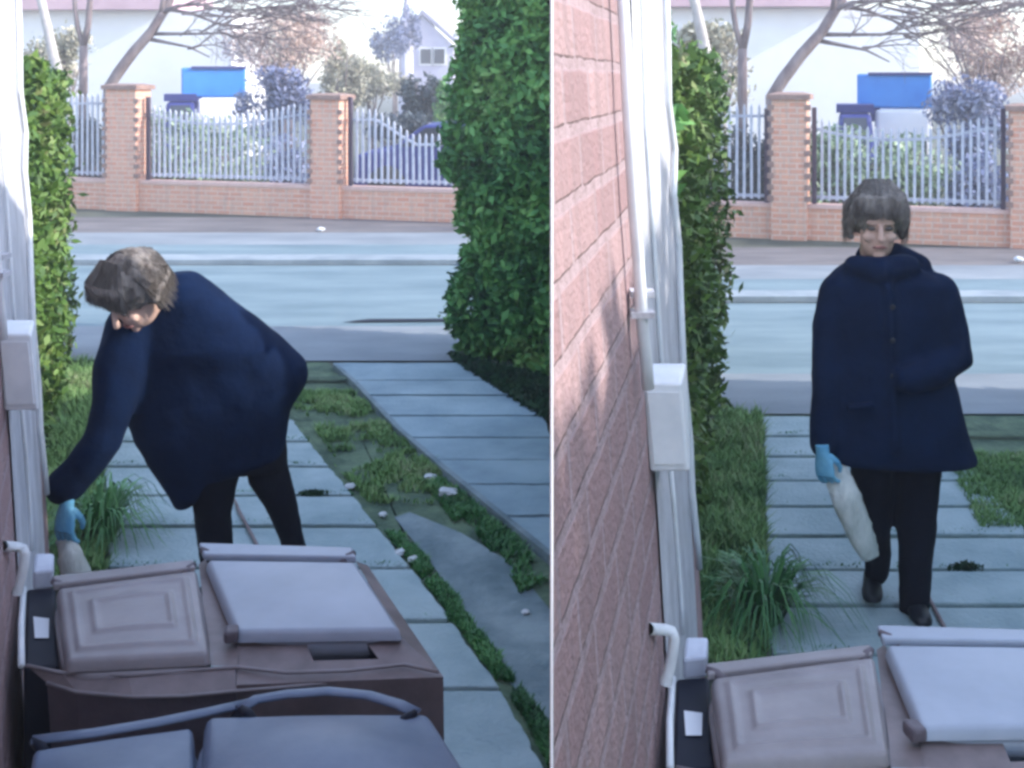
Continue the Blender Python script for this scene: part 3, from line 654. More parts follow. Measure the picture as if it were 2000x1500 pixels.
# ------------------------------------------------------------------ houses at the left of each garden
BAT = .06; X0 = -.292
MW = {'L': (181 - CX) / F, 'R': (1471 - CX) / F}
CORNER = {'L': 5.0, 'R': 4.3}
def wallX(S, Y, z): return X0 + MW[S] * Y + BAT * (H - z)
def wallpt(S, px, py, off=0.0):          # picture pixel -> point on the wall (off = metres proud of it)
    Y = (X0 + off) / ((px - CX) / F - MW[S] - BAT * (py - HY) / F)
    return at(px, py, Y)
def Wp(S, xr, yr, off=0.0):              # authored in right-hand picture pixels
    x, y = (xr, yr) if S == 'R' else inv(xr, yr)
    return wallpt(S, x, y, off)
for S in 'LR':
    yc = CORNER[S]
    t = thing('house', (wallX(S, yc, 0), yc, 0), ('brick house at the far left picture edge, beside ' if S == 'L' else 'brick house right of the white partition, beside ') + ('the bending person' if S == 'L' else 'the walking person'), 'house')
    b = MB(); zs = [0, .5, 1, 1.5, 2, 2.5, 2.8]; N = 12
    def y0f(z):
        if S == 'L': return -.25
        return -(X0 + BAT * (H - z)) / (MW['R'] - .00122)
    for z0, z1 in zip(zs, zs[1:]):
        for k in range(N):
            q = []
            for (kk, z) in ((k, z0), (k + 1, z0), (k + 1, z1), (k, z1)):
                Y = y0f(z) + (yc - y0f(z)) * kk / N; q.append((wallX(S, Y, z), Y, z))
            b.face(q, 0, [(p[1] * 1.01, p[2]) for p in q])
        # end face (street side) and closing faces
        if S == 'L':
            q = [(wallX(S, yc, z0), yc, z0), (-6, yc, z0), (-6, yc, z1), (wallX(S, yc, z1), yc, z1)]
            b.face(q, 0, [(p[0], p[2]) for p in q])
        else:
            xe = .00122 * yc + .0002
            q = [(wallX(S, yc, z0), yc, z0), (xe, yc, z0), (xe, yc, z1), (wallX(S, yc, z1), yc, z1)]
            b.face(q, 0, [(p[0], p[2]) for p in q])
            ya, yb = y0f(z0), y0f(z1)
            q = [(xe, yc, z0), (.00122 * ya, ya, z0), (.00122 * yb, yb, z1), (xe, yc, z1)]
            b.face(q, 0, [(p[1], p[2]) for p in q])
    zt = zs[-1]
    if S == 'L': b.face([(wallX(S, -.25, zt), -.25, zt), (wallX(S, yc, zt), yc, zt), (-6, yc, zt), (-6, -.25, zt)], 0, [(0, 0)] * 4)
    else: b.face([(wallX(S, y0f(zt), zt), y0f(zt), zt), (wallX(S, yc, zt), yc, zt), (.00122 * yc, yc, zt)], 0, [(0, 0)] * 3)
    b.build('wall', M['brick'], t)
    # rendered grey corner strip with white beads, pipes and cables: parts fixed to the wall
    def strip(name, pts_l, pts_r, off, m):
        bb = MB(); prev = None
        for (l, r_) in zip(pts_l, pts_r):
            a, c = Wp(S, *l, off), Wp(S, *r_, off)
            if prev: bb.face([prev[0], prev[1], c, a])
            prev = (a, c)
        return bb.build(name, m, t)
    strip('corner_render', [(1232, -60), (1240, 300), (1262, 700), (1285, 1000), (1300, 1250), (1312, 1500)], [(1300, -60), (1311, 300), (1333, 700), (1350, 1000), (1363, 1250), (1374, 1500)], .006, M['grille'])
    def run(name, pts, rpx, m, off=.012, seg=8):
        P_ = [Wp(S, x, y, off) for x, y in pts]; s_ = 1 if S == 'R' else 1 / 1.165
        bb = MB(); bb.tube(P_, [rpx * s_ * p.y / F for p in P_], seg); return bb.build(name, m, t, True)
    run('downpipe', [(1214, -60), (1222, 100), (1226, 200), (1232, 300), (1238, 400), (1246, 500), (1250, 560), (1255, 640), (1262, 700), (1266, 760)], 12, M['white'], .03)
    run('cable', [(1253, -60), (1258, 100), (1262, 250), (1272, 400), (1282, 550), (1292, 700), (1296, 750)], 5, M['white'])
    run('cable', [(1300, -60), (1304, 60), (1306, 200), (1318, 290), (1316, 380), (1326, 480), (1330, 600), (1336, 740), (1348, 860), (1352, 960), (1362, 1060), (1366, 1110)], 6.5, M['white'], .02)
    run('cable', [(1310, 915), (1318, 1000), (1324, 1080), (1331, 1180), (1333, 1240)], 4.5, M['white'])
    for yb_ in (572, 612):
        q = Wp(S, 1254, yb_, .03); bb = MB(); bb.box(q, (.05, .05, .012)); bb.build('pipe_clip', M['grille'], t)
    # white meter box
    q = Wp(S, 1300, 830, .05); s_ = 1 if S == 'R' else 1 / 1.165
    l_, r_, tp, bt = (1263, 1338, 748, 922) if S == 'R' else (*[inv(v, 0)[0] for v in (1263, 1338)], *[inv(0, v)[1] for v in (748, 922)])
    Yb = wallpt(S, l_, (tp + bt) / 2).y; A = at(l_, tp, Yb); B = at(r_, bt, Yb)
    bb = MB(); dx = MW[S] * .2; g_ = .008
    bb.hexa([(A.x + g_, Yb, B.z), (B.x + g_ * 1.5, Yb, B.z), (B.x + dx, Yb + .2, B.z), (A.x + dx, Yb + .2, B.z)], [(A.x - g_, Yb, A.z), (B.x - g_, Yb, A.z), (B.x + dx - g_, Yb + .2, A.z), (A.x + dx - g_, Yb + .2, A.z)])
    bx = bb.build('meter_box', M['white'], t); bevel(bx, .008, 3)
    bb = MB(); w_ = (B.x - A.x); bb.hexa([(A.x + w_ * .1 + g_, Yb - .006, B.z + .02), (B.x - w_ * .08 + g_, Yb - .006, B.z + .02), (B.x - w_ * .08 + g_, Yb - .001, B.z + .02), (A.x + w_ * .1 + g_, Yb - .001, B.z + .02)],
        [(A.x + w_ * .1 - g_, Yb - .006, A.z - .02), (B.x - w_ * .08 - g_, Yb - .006, A.z - .02), (B.x - w_ * .08 - g_, Yb - .001, A.z - .02), (A.x + w_ * .1 - g_, Yb - .001, A.z - .02)])
    bb.build('lid', M['white'], bx)
    # overflow elbow
    pts = [(1276, 1228), (1300, 1230), (1312, 1234), (1317, 1246), (1314, 1275), (1308, 1305), (1300, 1334)]
    Ye = Wp(S, 1280, 1230).y
    P_ = [at(*((x, y) if S == 'R' else inv(x, y)), Ye) for x, y in pts]; P_[0] = Wp(S, 1266, 1228)
    bb = MB(); bb.tube(P_, 11 * s_ * Ye / F, 12, cap=False); bb.build('overflow_pipe', M['white'], t, True)
    bb = MB(); e = P_[-1]; dd = (P_[-1] - P_[-2]).normalized(); bb.tube([e - dd * .012, e + dd * .002], [12.5 * s_ * Ye / F] * 2, 12, cap=False); bb.tube([e - dd * .004, e + dd * .0005], 6 * s_ * Ye / F, 10, 1)  # black disc paints the shade inside the pipe mouth
    bb.build('pipe_end', [M['white'], M['dark']], t, True)
# slim white board between the two gardens
yb0 = .95; hw = 2.9 * yb0 / F
b = MB(); b.box((0, (yb0 + 4.6) / 2, 1.35), (hw * .9, 4.6 - yb0, 2.7))
b.tube([(0, yb0, 0), (0, yb0, 1.35), (0, yb0, 2.7)], hw, 16)          # rounded bead on the front edge
o = b.build('partition', M['post'])
tag(o, 'thin tall white partition sheet standing upright between the left and right gardens', 'partition')
# ------------------------------------------------------------------ wheelie bins
def bil(q, u, v): return q[0].lerp(q[1], u).lerp(q[3].lerp(q[2], u), v)     # q: back-left, back-right, front-right, front-left
def wheelie(S, name, label, qpx, z, m, mdark, apron=.10, emboss=True, slot=False, bar=None, dome=.012, skip=False, bs=1.0):
    q = [G(S, x, y, z) for x, y in qpx]
    cx = (q[0] + q[1] + q[2] + q[3]) / 4; t = thing(name, (cx.x, cx.y, 0), label, 'bin')
    # lid: rounded slab with lip
    N = 22; K = 22; top = []
    b = MB(); V = {}
    def prof(u, v):
        e = min(u, 1 - u, v, 1 - v); r = .03; x = max(0, 1 - e / r)
        zz = dome * math.sin(math.pi * u) * math.sin(math.pi * v) - .008 * x ** 2.2
        if emboss:
            eu, ev = abs(u - .5), abs(v - .5)
            for (a, c) in ((.40, .38), (.27, .20)):
                d = max(eu - a, ev - c)
                zz += .007 * math.exp(-(d / .022) ** 2)
        return zz
    for j in range(K * 3 + 1):
        for i in range(N * 3 + 1):
            u, v = i / (N * 3), j / (K * 3)
            # rounded corners in plan
            uu, vv = u * 2 - 1, v * 2 - 1; rr = .07; au, av = abs(uu), abs(vv)
            if au > 1 - rr and av > 1 - rr:
                dx, dy = au - (1 - rr), av - (1 - rr); mx_ = max(dx, dy); l = math.hypot(dx, dy)
                if l > 0: s_ = mx_ / l; uu = math.copysign(1 - rr + dx * s_, uu); vv = math.copysign(1 - rr + dy * s_, vv)
            p = bil(q, (uu + 1) / 2, (vv + 1) / 2); V[i, j] = len(b.v); b.v.append((p.x, p.y, z + prof(u, v)))
    n3, k3 = N * 3, K * 3
    for j in range(k3):
        for i in range(n3):
            b.f.append((V[i, j], V[i, j + 1], V[i + 1, j + 1], V[i + 1, j])); b.m.append(0)
    edge = [(i, 0) for i in range(n3)] + [(n3, j) for j in range(k3)] + [(i, k3) for i in range(n3, 0, -1)] + [(0, j) for j in range(k3, 0, -1)]
    er = [V[e] for e in edge]; c0 = Vector((cx.x, cx.y, 0)); ring = [Vector(b.v[i]) for i in er]
    low = []
    for p in ring:
        d = p - Vector((cx.x, cx.y, p.z)); low.append((p.x + d.x * .02, p.y + d.y * .02, z - .026))
    n0 = len(b.v); b.v += low; E = len(er)
    for i in range(E): b.f.append((er[i], er[(i + 1) % E], n0 + (i + 1) % E, n0 + i)); b.m.append(0)
    lid = b.build('lid', [m, mdark], t, True)
    # body: rim + tapering tub
    def rect(s, zz, sh=0): 
        out = []
        for k_ in range(40):
            a = 2 * math.pi * k_ / 40; ca, sa = math.cos(a), math.sin(a); pw = .35
            s_b = s * bs; uu = math.copysign(abs(ca) ** pw, ca) * s_b; vv = math.copysign(abs(sa) ** pw, sa) * s_b
            p = bil(q, (uu + 1) / 2, (vv + 1) / 2); out.append((p.x, p.y, zz))
        return out[::-1]
    b = MB(); zr = z - .03
    b.rings([rect(1.05, zr), rect(1.07, zr - .01), rect(1.07, zr - .035), rect(1.02, zr - .04), rect(1.0, zr - .09), rect(1.02, zr - .10), rect(1.02, zr - .125), rect(.96, zr - .13), rect(.80, .08)])
    b.build('body', m if not skip else mdark, t, True)
    # rear handle bar and hinge lugs
    if bar:
        P_ = [G(S, x, y, z + .005) for x, y in bar]
        b = MB()
        if len(bar) == 4:
            b.hexa([(p.x, p.y, z - .012) for p in P_[::-1]], [(p.x, p.y, z + .008) for p in P_[::-1]]); bevel(b.build('handle', m, t), .006, 3)
        else:
            b.tube(P_, .016, 12, flat=.4, up=(0, 0, 1)); b.build('handle', m, t, True)
        for s_ in ((P_[0] + P_[3]) / 2, (P_[1] + P_[2]) / 2) if len(bar) == 4 else (P_[0], P_[-1]):
            b = MB(); inn = bil(q, .5, .3); d = (inn - s_); d.z = 0; d.normalize(); e = s_ + d * .05
            b.tube([s_, s_.lerp(e, .5) + Vector((0, 0, -.006)), e + Vector((0, 0, -.02))], [.008, .012, .010], 8); b.build('hinge', mdark, t, True)
    # wheels and axle at the back
    w0, w1 = bil(q, .04, -.02), bil(q, .96, -.02)
    ax = (w1 - w0).normalized()
    for p in (w0, w1):
        b = MB(); p = Vector((p.x, p.y, .1)); b.tube([p - ax * .025, p + ax * .025], .1, 20); b.build('wheel', M['rubber'], t, True)
    b = MB(); b.tube([(w0.x, w0.y, .1), (w1.x, w1.y, .1)], .012, 8); b.build('axle', M['pale'], t)
    return t, q
ZB = .86
for S in 'LR':
    who = WHO[S]
    # left bin with a stamped lid
    binA, _q = wheelie(S, 'wheelie_bin', 'brown wheelie bin with a raised frame moulded on its lid, before ' + who,
            [(112, 1148), (384, 1112), (409, 1276), (131, 1290)], ZB, M['binb'], M['binb2'], bar=[(102, 1126), (378, 1094), (382, 1109), (104, 1143)])
    t, q = wheelie(S, 'wheelie_bin', 'brown wheelie bin with a plain lid and dark grip slot, before ' + who,
            [(404, 1092), (694, 1096), (783, 1229), (463, 1233)], ZB + .01, M['binl'], M['binb2'], emboss=False, bar=[(388, 1061), (688, 1070), (696, 1089), (398, 1084)], dome=.006, bs=.93)
    # apron of that bin: sloping front and side of the rim, with the grip slot
    z0 = ZB + .01
    tl, tr, br_, bl = G(S, 462, 1250, z0 - .032), G(S, 786, 1246, z0 - .032), G(S, 866, 1322, z0 - .06), G(S, 462, 1338, z0 - .06)
    b = MB()
    def ap(u, v): return bil([tl, tr, br_, bl], u, v)
    us = [0, .39, .41, .76, .78, 1]; vs = [0, .06, .52, 1]
    for i in range(5):
        for j in range(3):
            if i in (1, 2, 3) and j == 1 and i == 2: continue
            b.face([ap(us[i], vs[j + 1]), ap(us[i + 1], vs[j + 1]), ap(us[i + 1], vs[j]), ap(us[i], vs[j])])
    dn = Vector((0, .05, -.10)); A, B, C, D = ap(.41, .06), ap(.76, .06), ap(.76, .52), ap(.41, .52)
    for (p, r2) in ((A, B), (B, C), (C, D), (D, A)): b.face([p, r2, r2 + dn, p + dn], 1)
    b.face([A + dn, B + dn, C + dn, D + dn], 1)  # slot walls and floor coloured black for the shade of the recess
    # side wing and front drop
    s0, s1 = G(S, 694, 1096, z0 - .032), G(S, 718, 1104, z0 - .06)
    b.face([tr, br_, s1, s0])
    b.face([bl, bl + Vector((0, .02, -.16)), br_ + Vector((0, .02, -.16)), br_])
    b.face([br_, br_ + Vector((0, .02, -.16)), s1 + Vector((0, 0, -.16)), s1])
    # flange between the two lids and the curved front rim below them
    fl = [G(S, x, y, z0 - .04) for x, y in ((388, 1102), (402, 1092), (470, 1262), (462, 1300), (412, 1300))]
    b.face([fl[k_] for k_ in (4, 3, 2, 1, 0)])
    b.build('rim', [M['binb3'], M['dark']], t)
    arc0 = [(52, 1300), (120, 1314), (250, 1319), (350, 1311), (460, 1303)]; arc1 = [(92, 1334), (150, 1352), (260, 1362), (360, 1360), (462, 1350)]
    b = MB()
    for k_ in range(4):
        a_, c_ = G(S, *arc0[k_], z0 - .045), G(S, *arc0[k_ + 1], z0 - .045); d_, e_ = G(S, *arc1[k_ + 1], z0 - .07), G(S, *arc1[k_], z0 - .07)
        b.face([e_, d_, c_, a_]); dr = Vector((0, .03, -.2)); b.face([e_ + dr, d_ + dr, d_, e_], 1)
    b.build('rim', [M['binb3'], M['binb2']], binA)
    for tab, zz in ((arc0 + [(560, 1314), (680, 1310), (790, 1298), (856, 1312)], z0 - .044), (arc1 + [(560, 1342), (640, 1334)], z0 - .066)):
        b = MB(); b.tube([G(S, x_, y_, zz) for x_, y_ in tab], .0045, 8); b.build('lip', M['binb'], binA, True)
    b = MB(); c_ = G(S, 452, 1238, z0 - .01); b.box(c_, (.035, .05, .03), .2); bevel(b.build('hinge', M['binb2'], t), .008)
# grey bins in front, only the left-hand view reaches them
wheelie('L', 'wheelie_bin', 'dark grey wheelie bin at the bottom left corner of the picture', [(66, 1462), (376, 1418), (395, 1700), (20, 1760)], ZB + .01, M['bing'], M['dark'], emboss=False,
        bar=[(62, 1446), (180, 1432), (300, 1412), (400, 1392), (490, 1372)], dome=.03)
wheelie('L', 'wheelie_bin', 'dark grey wheelie bin with a broad curved lid at the bottom edge, nearest the camera', [(404, 1398), (836, 1392), (1010, 1660), (380, 1690)], ZB + .045, M['bing'], M['dark'], emboss=False,
        bar=[(470, 1384), (500, 1366), (560, 1356), (640, 1350), (720, 1358), (780, 1376), (812, 1392)], dome=.05)
# narrow dark bin against the wall
for S in 'LR':
    z = ZB - .06
    q = [G(S, x, y, z) for x, y in ((52, 1150), (108, 1146), (116, 1300), (46, 1305))]
    t = thing('crate', ((q[0] + q[2]) / 2).xy.to_3d(), 'narrow black box with a white label beside the wall, in front of ' + WHO[S], 'box')
    b = MB(); b.hexa([(p.x, p.y, .02) for p in (q[3], q[2], q[1], q[0])], [(p.x, p.y, z) for p in (q[3], q[2], q[1], q[0])]); bevel(b.build('body', M['dark'], t), .008)
    b = MB(); b.face([G(S, x, y, z + .004) for x, y in ((68, 1246), (95, 1246), (96, 1208), (65, 1204))]); b.build('label', M['label'], t)
    b = MB(); lq = [G(S, x, y, z + .02) for x, y in ((64, 1138), (104, 1134), (106, 1100), (68, 1100))]
    b.hexa([(p.x, p.y, z - .002) for p in lq], [(p.x, p.y, z + .05) for p in lq]); bevel(b.build('latch', M['pale'], t), .008)
    b = MB(); b.tube([G(S, 42, 1300, z + .02), G(S, 41, 1220, z + .02), G(S, 46, 1150, z + .03)], .008, 8); b.build('rod', M['white'], t, True)
# ------------------------------------------------------------------ litter, stick
k = 0
for (x, y, s, lab) in ((874, 962, .05, 'crumpled white paper scrap on the strip between the paths, the biggest one'), (840, 930, .035, 'pale scrap just above the biggest white scrap on the dirt strip'),
                  (684, 947, .028, 'small white scrap at the slab path edge right of the bending person'), (748, 1001, .022, 'tiny white scrap on the bluish dirt below the grass patch'),
                  (783, 1075, .026, 'upper of two white scraps on the path edge right of the brown bins'), (806, 1090, .026, 'lower of two white scraps on the path edge right of the brown bins'),
                  (1026, 1190, .018, 'small white pebble on the dark concrete patch'), (627, 449, .06, 'white carton lying on the far verge above the road, behind the bending person')):
    c = G('L', x, y, .03); b = MB(); r1 = []
    bm = bmesh.new(); bmesh.ops.create_icosphere(bm, subdivisions=2, radius=s)
    me = bpy.data.meshes.new('litter')
    for v in bm.verts: v.co += Vector((random.uniform(-1, 1), random.uniform(-1, 1), random.uniform(-1, 1))) * s * .3; v.co.z *= .5
    bm.to_mesh(me); bm.free(); me.materials.append(M['litter']); o = bpy.data.objects.new('litter', me); COL.objects.link(o); o.location = (c.x, c.y, s * .4 + .012)
    tag(o, lab, 'litter', 'scraps of litter')
c = G('R', 627, 447, .03); me2 = o.data; o2 = bpy.data.objects.new('litter', me2); COL.objects.link(o2); o2.location = (c.x, c.y, .05); tag(o2, 'white carton on the far verge at the right picture edge', 'litter', 'scraps of litter')
for S in 'LR':
    b = MB(); b.tube([G(S, 459, 976, .035), G(S, 466, 996, .037), G(S, 482, 1026, .036), G(S, 500, 1060, .034), G(S, 520, 1100, .034)], [.006, .009, .009, .009, .008], 6)
    tag(b.build('stick', M['bark'], None, True), 'thin dark stick lying on the slabs, by the feet of ' + WHO[S], 'stick')
for (x, y, lab, S) in ((612, 963, 'dark dropped leaf clump on the slab right of the legs of the bending person', 'L'), (540, 962, 'dark leaf clump on the slab right of the walking person', 'R')):
    c = G(S, x, y, .03); pts = [c + Vector((random.gauss(0, .028), random.gauss(0, .016), random.uniform(-.003, .004))) for _ in range(160)]
    o = leaf_obj('leaf_clump', pts, .02, M['core']); tag(o, lab, 'leaves')
# ------------------------------------------------------------------ people
def remesh(o, vox, smooth=6, disp=0.0, dscale=.12):
    r = o.modifiers.new('remesh', 'REMESH'); r.mode = 'VOXEL'; r.voxel_size = vox; r.use_smooth_shade = True
    s = o.modifiers.new('smooth', 'SMOOTH'); s.iterations = smooth; s.factor = .6
    if disp:
        tx = bpy.data.textures.new('folds', 'CLOUDS'); tx.noise_scale = dscale; tx.noise_depth = 2
        d = o.modifiers.new('folds', 'DISPLACE'); d.texture = tx; d.strength = disp; d.mid_level = .5; d.texture_coords = 'GLOBAL'
    return o
def slicebody(b, sl, Y, nseg=28, pw=.8):
    """sl: (y_px, x_left, x_right, depth_m, y_shift) horizontal slices"""
    rs = []
    for (y, xl, xr, dep, ys, *sk) in sl:
        s1 = sk[0] if sk else 0
        cx_, hw_ = (xl + xr) / 2, (xr - xl) / 2; r = []
        for k in range(nseg):
            a = 2 * math.pi * k / nseg; ca, sa = math.cos(a), math.sin(a)
            ux = math.copysign(abs(ca) ** pw, ca); uy = math.copysign(abs(sa) ** pw, sa)
            Yk = Y + ys
            p = at(cx_ + hw_ * ux, y + s1 * ux, Yk); p.y += uy * dep; r.append(p)
        rs.append(r[::-1])
    b.rings(rs)
def limbt(b, pts, seg=14, flat=1.0):
    """pts: (x, y, Y, r_px)"""
    P_ = [at(x, y, Y) for x, y, Y, r in pts]; b.tube(P_, [r * Y / F for x, y, Y, r in pts], seg, flat=flat)
    for p, (x, y, Y, r) in ((P_[0], pts[0]), (P_[-1], pts[-1])): ball(b, p, r * Y / F * .97)
def ball(b, c, r, sc=(1, 1, 1), n=10, rot=None):
    rs = []
    for i in range(1, n):
        th = math.pi * i / n
        ring = []
        for k in range(14):
            a = 2 * math.pi * k / 14; v = Vector((math.sin(th) * math.cos(a) * sc[0], math.sin(th) * math.sin(a) * sc[1], -math.cos(th) * sc[2])) * r
            if rot: v = rot @ v
            ring.append(Vector(c) + v)
        rs.append(ring)
    b.rings(rs)
def head(t, c, rot, hs=1.0, bob=.8):
    """head with face looking along local -Y; c = centre of the skull"""
    R = rot
    def L(x, y, z): return Vector(c) + R @ (Vector((x, y, z)) * hs)
    b = MB()
    ball(b, L(0, .012, .03), .098 * hs, (.80, .98, .92), 14, R)         # skull
    ball(b, L(0, -.018, -.045), .072 * hs, (.82, 1.0, 1.05), 12, R)    # jaw
    b.tube([L(0, -.088, .028), L(0, -.104, .002), L(0, -.114, -.018), L(0, -.100, -.026)], [.008 * hs, .011 * hs, .015 * hs, .010 * hs], 8)   # nose
    for s in (-1, 1):
        ball(b, L(.030 * s, -.078, .032), .018 * hs, (1.2, .6, .5), 8, R)   # brow
        ball(b, L(.036 * s, -.070, -.022), .024 * hs, (1, .7, .8), 8, R)   # cheek
        ball(b, L(.080 * s, .012, .0), .026 * hs, (.35, .7, 1.1), 8, R)    # ear
    ball(b, L(0, -.078, -.088), .018 * hs, (1.1, .8, .8), 8, R)
    b.tube([L(0, .02, -.05), L(0, .03, -.13), L(0, .035, -.19)], [.052 * hs, .052 * hs, .062 * hs], 14)
    body = b.build('head', M['skin'], t); remesh(body, .006, 4)
    for s in (-1, 1):
        e = MB(); ball(e, L(.030 * s, -.080, .012), .0125 * hs, (1.15, .5, .7), 8, R); eo = e.build('eye', M['eye'], body, True)
    e = MB(); e.tube([L(-.024, -.084, -.056), L(-.010, -.094, -.052), L(.010, -.094, -.052), L(.024, -.084, -.056)], [.003, .0065, .0065, .003], 6); e.build('mouth', M['lip'], body, True)
    # hair: cap and bob, many locks
    hs_ = MB(); h = MB(); ball(h, L(0, .028, .048), .112 * hs, (.90, 1.0, .92), 14, R)
    for k in range(60):
        a = math.radians(random.uniform(-10, 190)); x, y = math.cos(a), math.sin(a)
        top = L(x * .085, .02 + y * .085, .06); ln = bob * random.uniform(.10, .15)
        mid = L(x * .100, .02 + y * .108, .06 - ln * .5); end = L(x * .088, .015 + y * .10, .06 - ln)
        h.tube([top, mid, end], [.016 * hs, .020 * hs, .010 * hs], 6)
    for k in range(16):
        x = (k / 15 - .5) * .15; h.tube([L(x * .6, .0, .135), L(x, -.06, .110), L(x * 1.1, -.088, .066 + abs(x) * -.2)], [.014 * hs, .016 * hs, .006 * hs], 6)
    for k in range(2400):
        a = math.radians(random.uniform(-12, 192)); x, y = math.cos(a), math.sin(a); f = random.uniform(.96, 1.10)
        if random.random() < .3:
            x = random.uniform(-.09, .09); pp = [L(x * .5, .02, .152 * f), L(x, -.055, .118 * f), L(x * 1.1 + random.uniform(-.01, .01), -.092 * f, random.uniform(.045, .075))]
        else:
            e0 = random.uniform(.0, .05); z0 = random.uniform(.06, .15); sh = math.sqrt(max(.05, 1 - (z0 / .165) ** 2)); ln = random.uniform(.06, .15) * bob
            pp = [L(x * .098 * sh * f, .026 + y * .105 * sh * f, z0), L(x * .106 * f, .024 + y * .116 * f, min(z0, .09) - ln * .5), L(x * .098 * f + random.uniform(-.012, .012), .02 + y * .108 * f, .05 - ln + random.uniform(-.02, .02))]
        hs_.tube(pp, [.0010, .0014, .0005], 3)
    ho = h.build('hair', M['hair'], t); remesh(ho, .007, 2, .018, .03); hs_.build('strands', M['hair'], ho)
M['eye'] = mat('eye', (.12, .10, .09), .2); M['lip'] = mat('lip', (.36, .16, .15), .6)
def hand(t, c, dirv, palm, m, s=1.0, curl=1.0, thumb=1):
    """gloved hand: c = wrist, dirv = towards the fingertips, palm = palm normal"""
    d = Vector(dirv).normalized(); n = Vector(palm); n = (n - d * n.dot(d)).normalized(); x = d.cross(n)
    def L(a, b_, c_): return Vector(c) + (x * a + d * b_ + n * c_) * s
    b = MB()
    rs = []
    for (yy, hw_, th) in ((-.03, .027, .022), (0, .028, .020), (.03, .038, .017), (.06, .043, .016), (.088, .042, .014)):
        rs.append([L(hw_ * math.cos(a), yy, th * math.sin(a)) for a in [2 * math.pi * k / 14 for k in range(14)]])
    b.rings(rs)
    for i, (fx, fl) in enumerate(((-.031, .064), (-.011, .074), (.010, .070), (.030, .056))):
        p = [L(fx, .082, .0)]; ang = .35 * curl; q = Vector((0, .082, 0)); r = .0095
        pts = [q.copy()]
        for kx in range(3):
            ang += .55 * curl * (1 + .08 * i); q = q + Vector((0, math.cos(ang), math.sin(ang))) * fl * (.44, .32, .24)[kx]; pts.append(q.copy())
        b.tube([L(fx * (1 + .05 * j), p_.y, p_.z) for j, p_ in enumerate(pts)], [.0105 * s, .0098 * s, .0088 * s, .0068 * s], 8)
        ball(b, L(fx * 1.15, pts[-1].y, pts[-1].z), .007 * s, n=6)
    tp = [L(.024 * thumb, .012, .006), L(.044 * thumb, .036, .022), L(.044 * thumb, .060, .040), L(.034 * thumb, .078, .050)]
    b.tube(tp, [.014 * s, .012 * s, .010 * s, .008 * s], 8); ball(b, tp[-1], .008 * s, n=6)
    o = b.build('glove', m, t); remesh(o, .0035, 2)
    return o
# --- bending person, left-hand garden
Y = 5.15
t = thing('person', gp(480, 1172), 'person in navy coat bending over, a blue-gloved hand reaching down beside the bins', 'person')
b = MB()
slicebody(b, [(532, 335, 378, .06, -.02), (552, 290, 405, .12, -.02), (580, 262, 442, .16, -.01), (625, 236, 500, .185, 0), (672, 222, 560, .20, 0), (708, 220, 597, .20, .02), (735, 224, 603, .20, .02),
              (760, 232, 592, .20, .02), (800, 246, 567, .20, .02), (850, 264, 557, .19, .02), (896, 288, 552, .17, .02), (932, 314, 452, .13, .0), (965, 334, 412, .10, -.02), (990, 346, 372, .06, -.04)], Y, pw=.85)
limbt(b, [(262, 640, Y - .10, 56), (236, 720, Y - .16, 55), (222, 790, Y - .20, 44), (200, 860, Y - .22, 37), (160, 915, Y - .22, 35), (126, 950, Y - .22, 38)])
limbt(b, [(380, 600, Y + .10, 50), (420, 680, Y + .12, 44), (400, 760, Y + .14, 36)])       # far arm behind the body
limbt(b, [(345, 560, Y, 30), (322, 575, Y - .02, 46), (300, 590, Y - .04, 42)])                            # collar
o = b.build('coat', M['coat'], t); remesh(o, .013, 7, .02, .2)
b = MB()
slicebody(b, [(820, 400, 550, .13, .02), (880, 385, 553, .13, .02), (915, 378, 555, .12, .02)], Y)
limbt(b, [(430, 880, Y - .02, 46), (418, 950, Y - .03, 43), (416, 1010, Y - .02, 36), (420, 1060, Y, 34), (426, 1120, Y + .04, 30), (428, 1160, Y + .05, 28)])
limbt(b, [(512, 860, Y + .04, 46), (525, 930, Y + .05, 40), (552, 990, Y + .06, 30), (570, 1050, Y + .06, 23), (582, 1110, Y + .10, 24), (588, 1140, Y + .12, 24)])
o = b.build('trousers', M['trous'], t); remesh(o, .012, 4, .012, .08)
def shoe(t, p, dirv):
    d = Vector(dirv).normalized(); s = Vector((-d.y, d.x, 0)); p = Vector(p); b = MB(); rs = []
    for (a, w_, h_) in ((-.09, .022, .05), (-.075, .036, .075), (-.03, .040, .085), (.03, .040, .07), (.08, .046, .05), (.13, .045, .042), (.165, .034, .034), (.18, .018, .025)):
        rs.append([p + d * a + s * (w_ * x_) + Vector((0, 0, h_ * z_)) for x_, z_ in ((-.9, 0), (-1, .25), (-.85, .7), (-.4, 1), (.4, 1), (.85, .7), (1, .25), (.9, 0))])
    b.rings(rs); o = b.build('shoe', M['shoe'], t, True); ms = o.modifiers.new('s', 'SUBSURF'); ms.levels = ms.render_levels = 1
g1 = at(428, 1150, Y + .05); shoe(t, (g1.x, g1.y, .026), (-.6, -.8, 0)); g2 = at(590, 1130, Y + .12); shoe(t, (g2.x, g2.y, .026), (-.5, -.85, 0))
hc = at(262, 575, Y - .22)
R = Matrix.Rotation(math.radians(-38), 3, 'Z') @ Matrix.Rotation(math.radians(48), 3, 'X') @ Matrix.Rotation(math.radians(8), 3, 'Y')
head(t, hc, R, 1.2)
wr = at(130, 988, Y - .25)
hand(t, wr, (-.06, -.1, -1), (.35, .9, 0), M['glove'], 1.15, .45, 1)
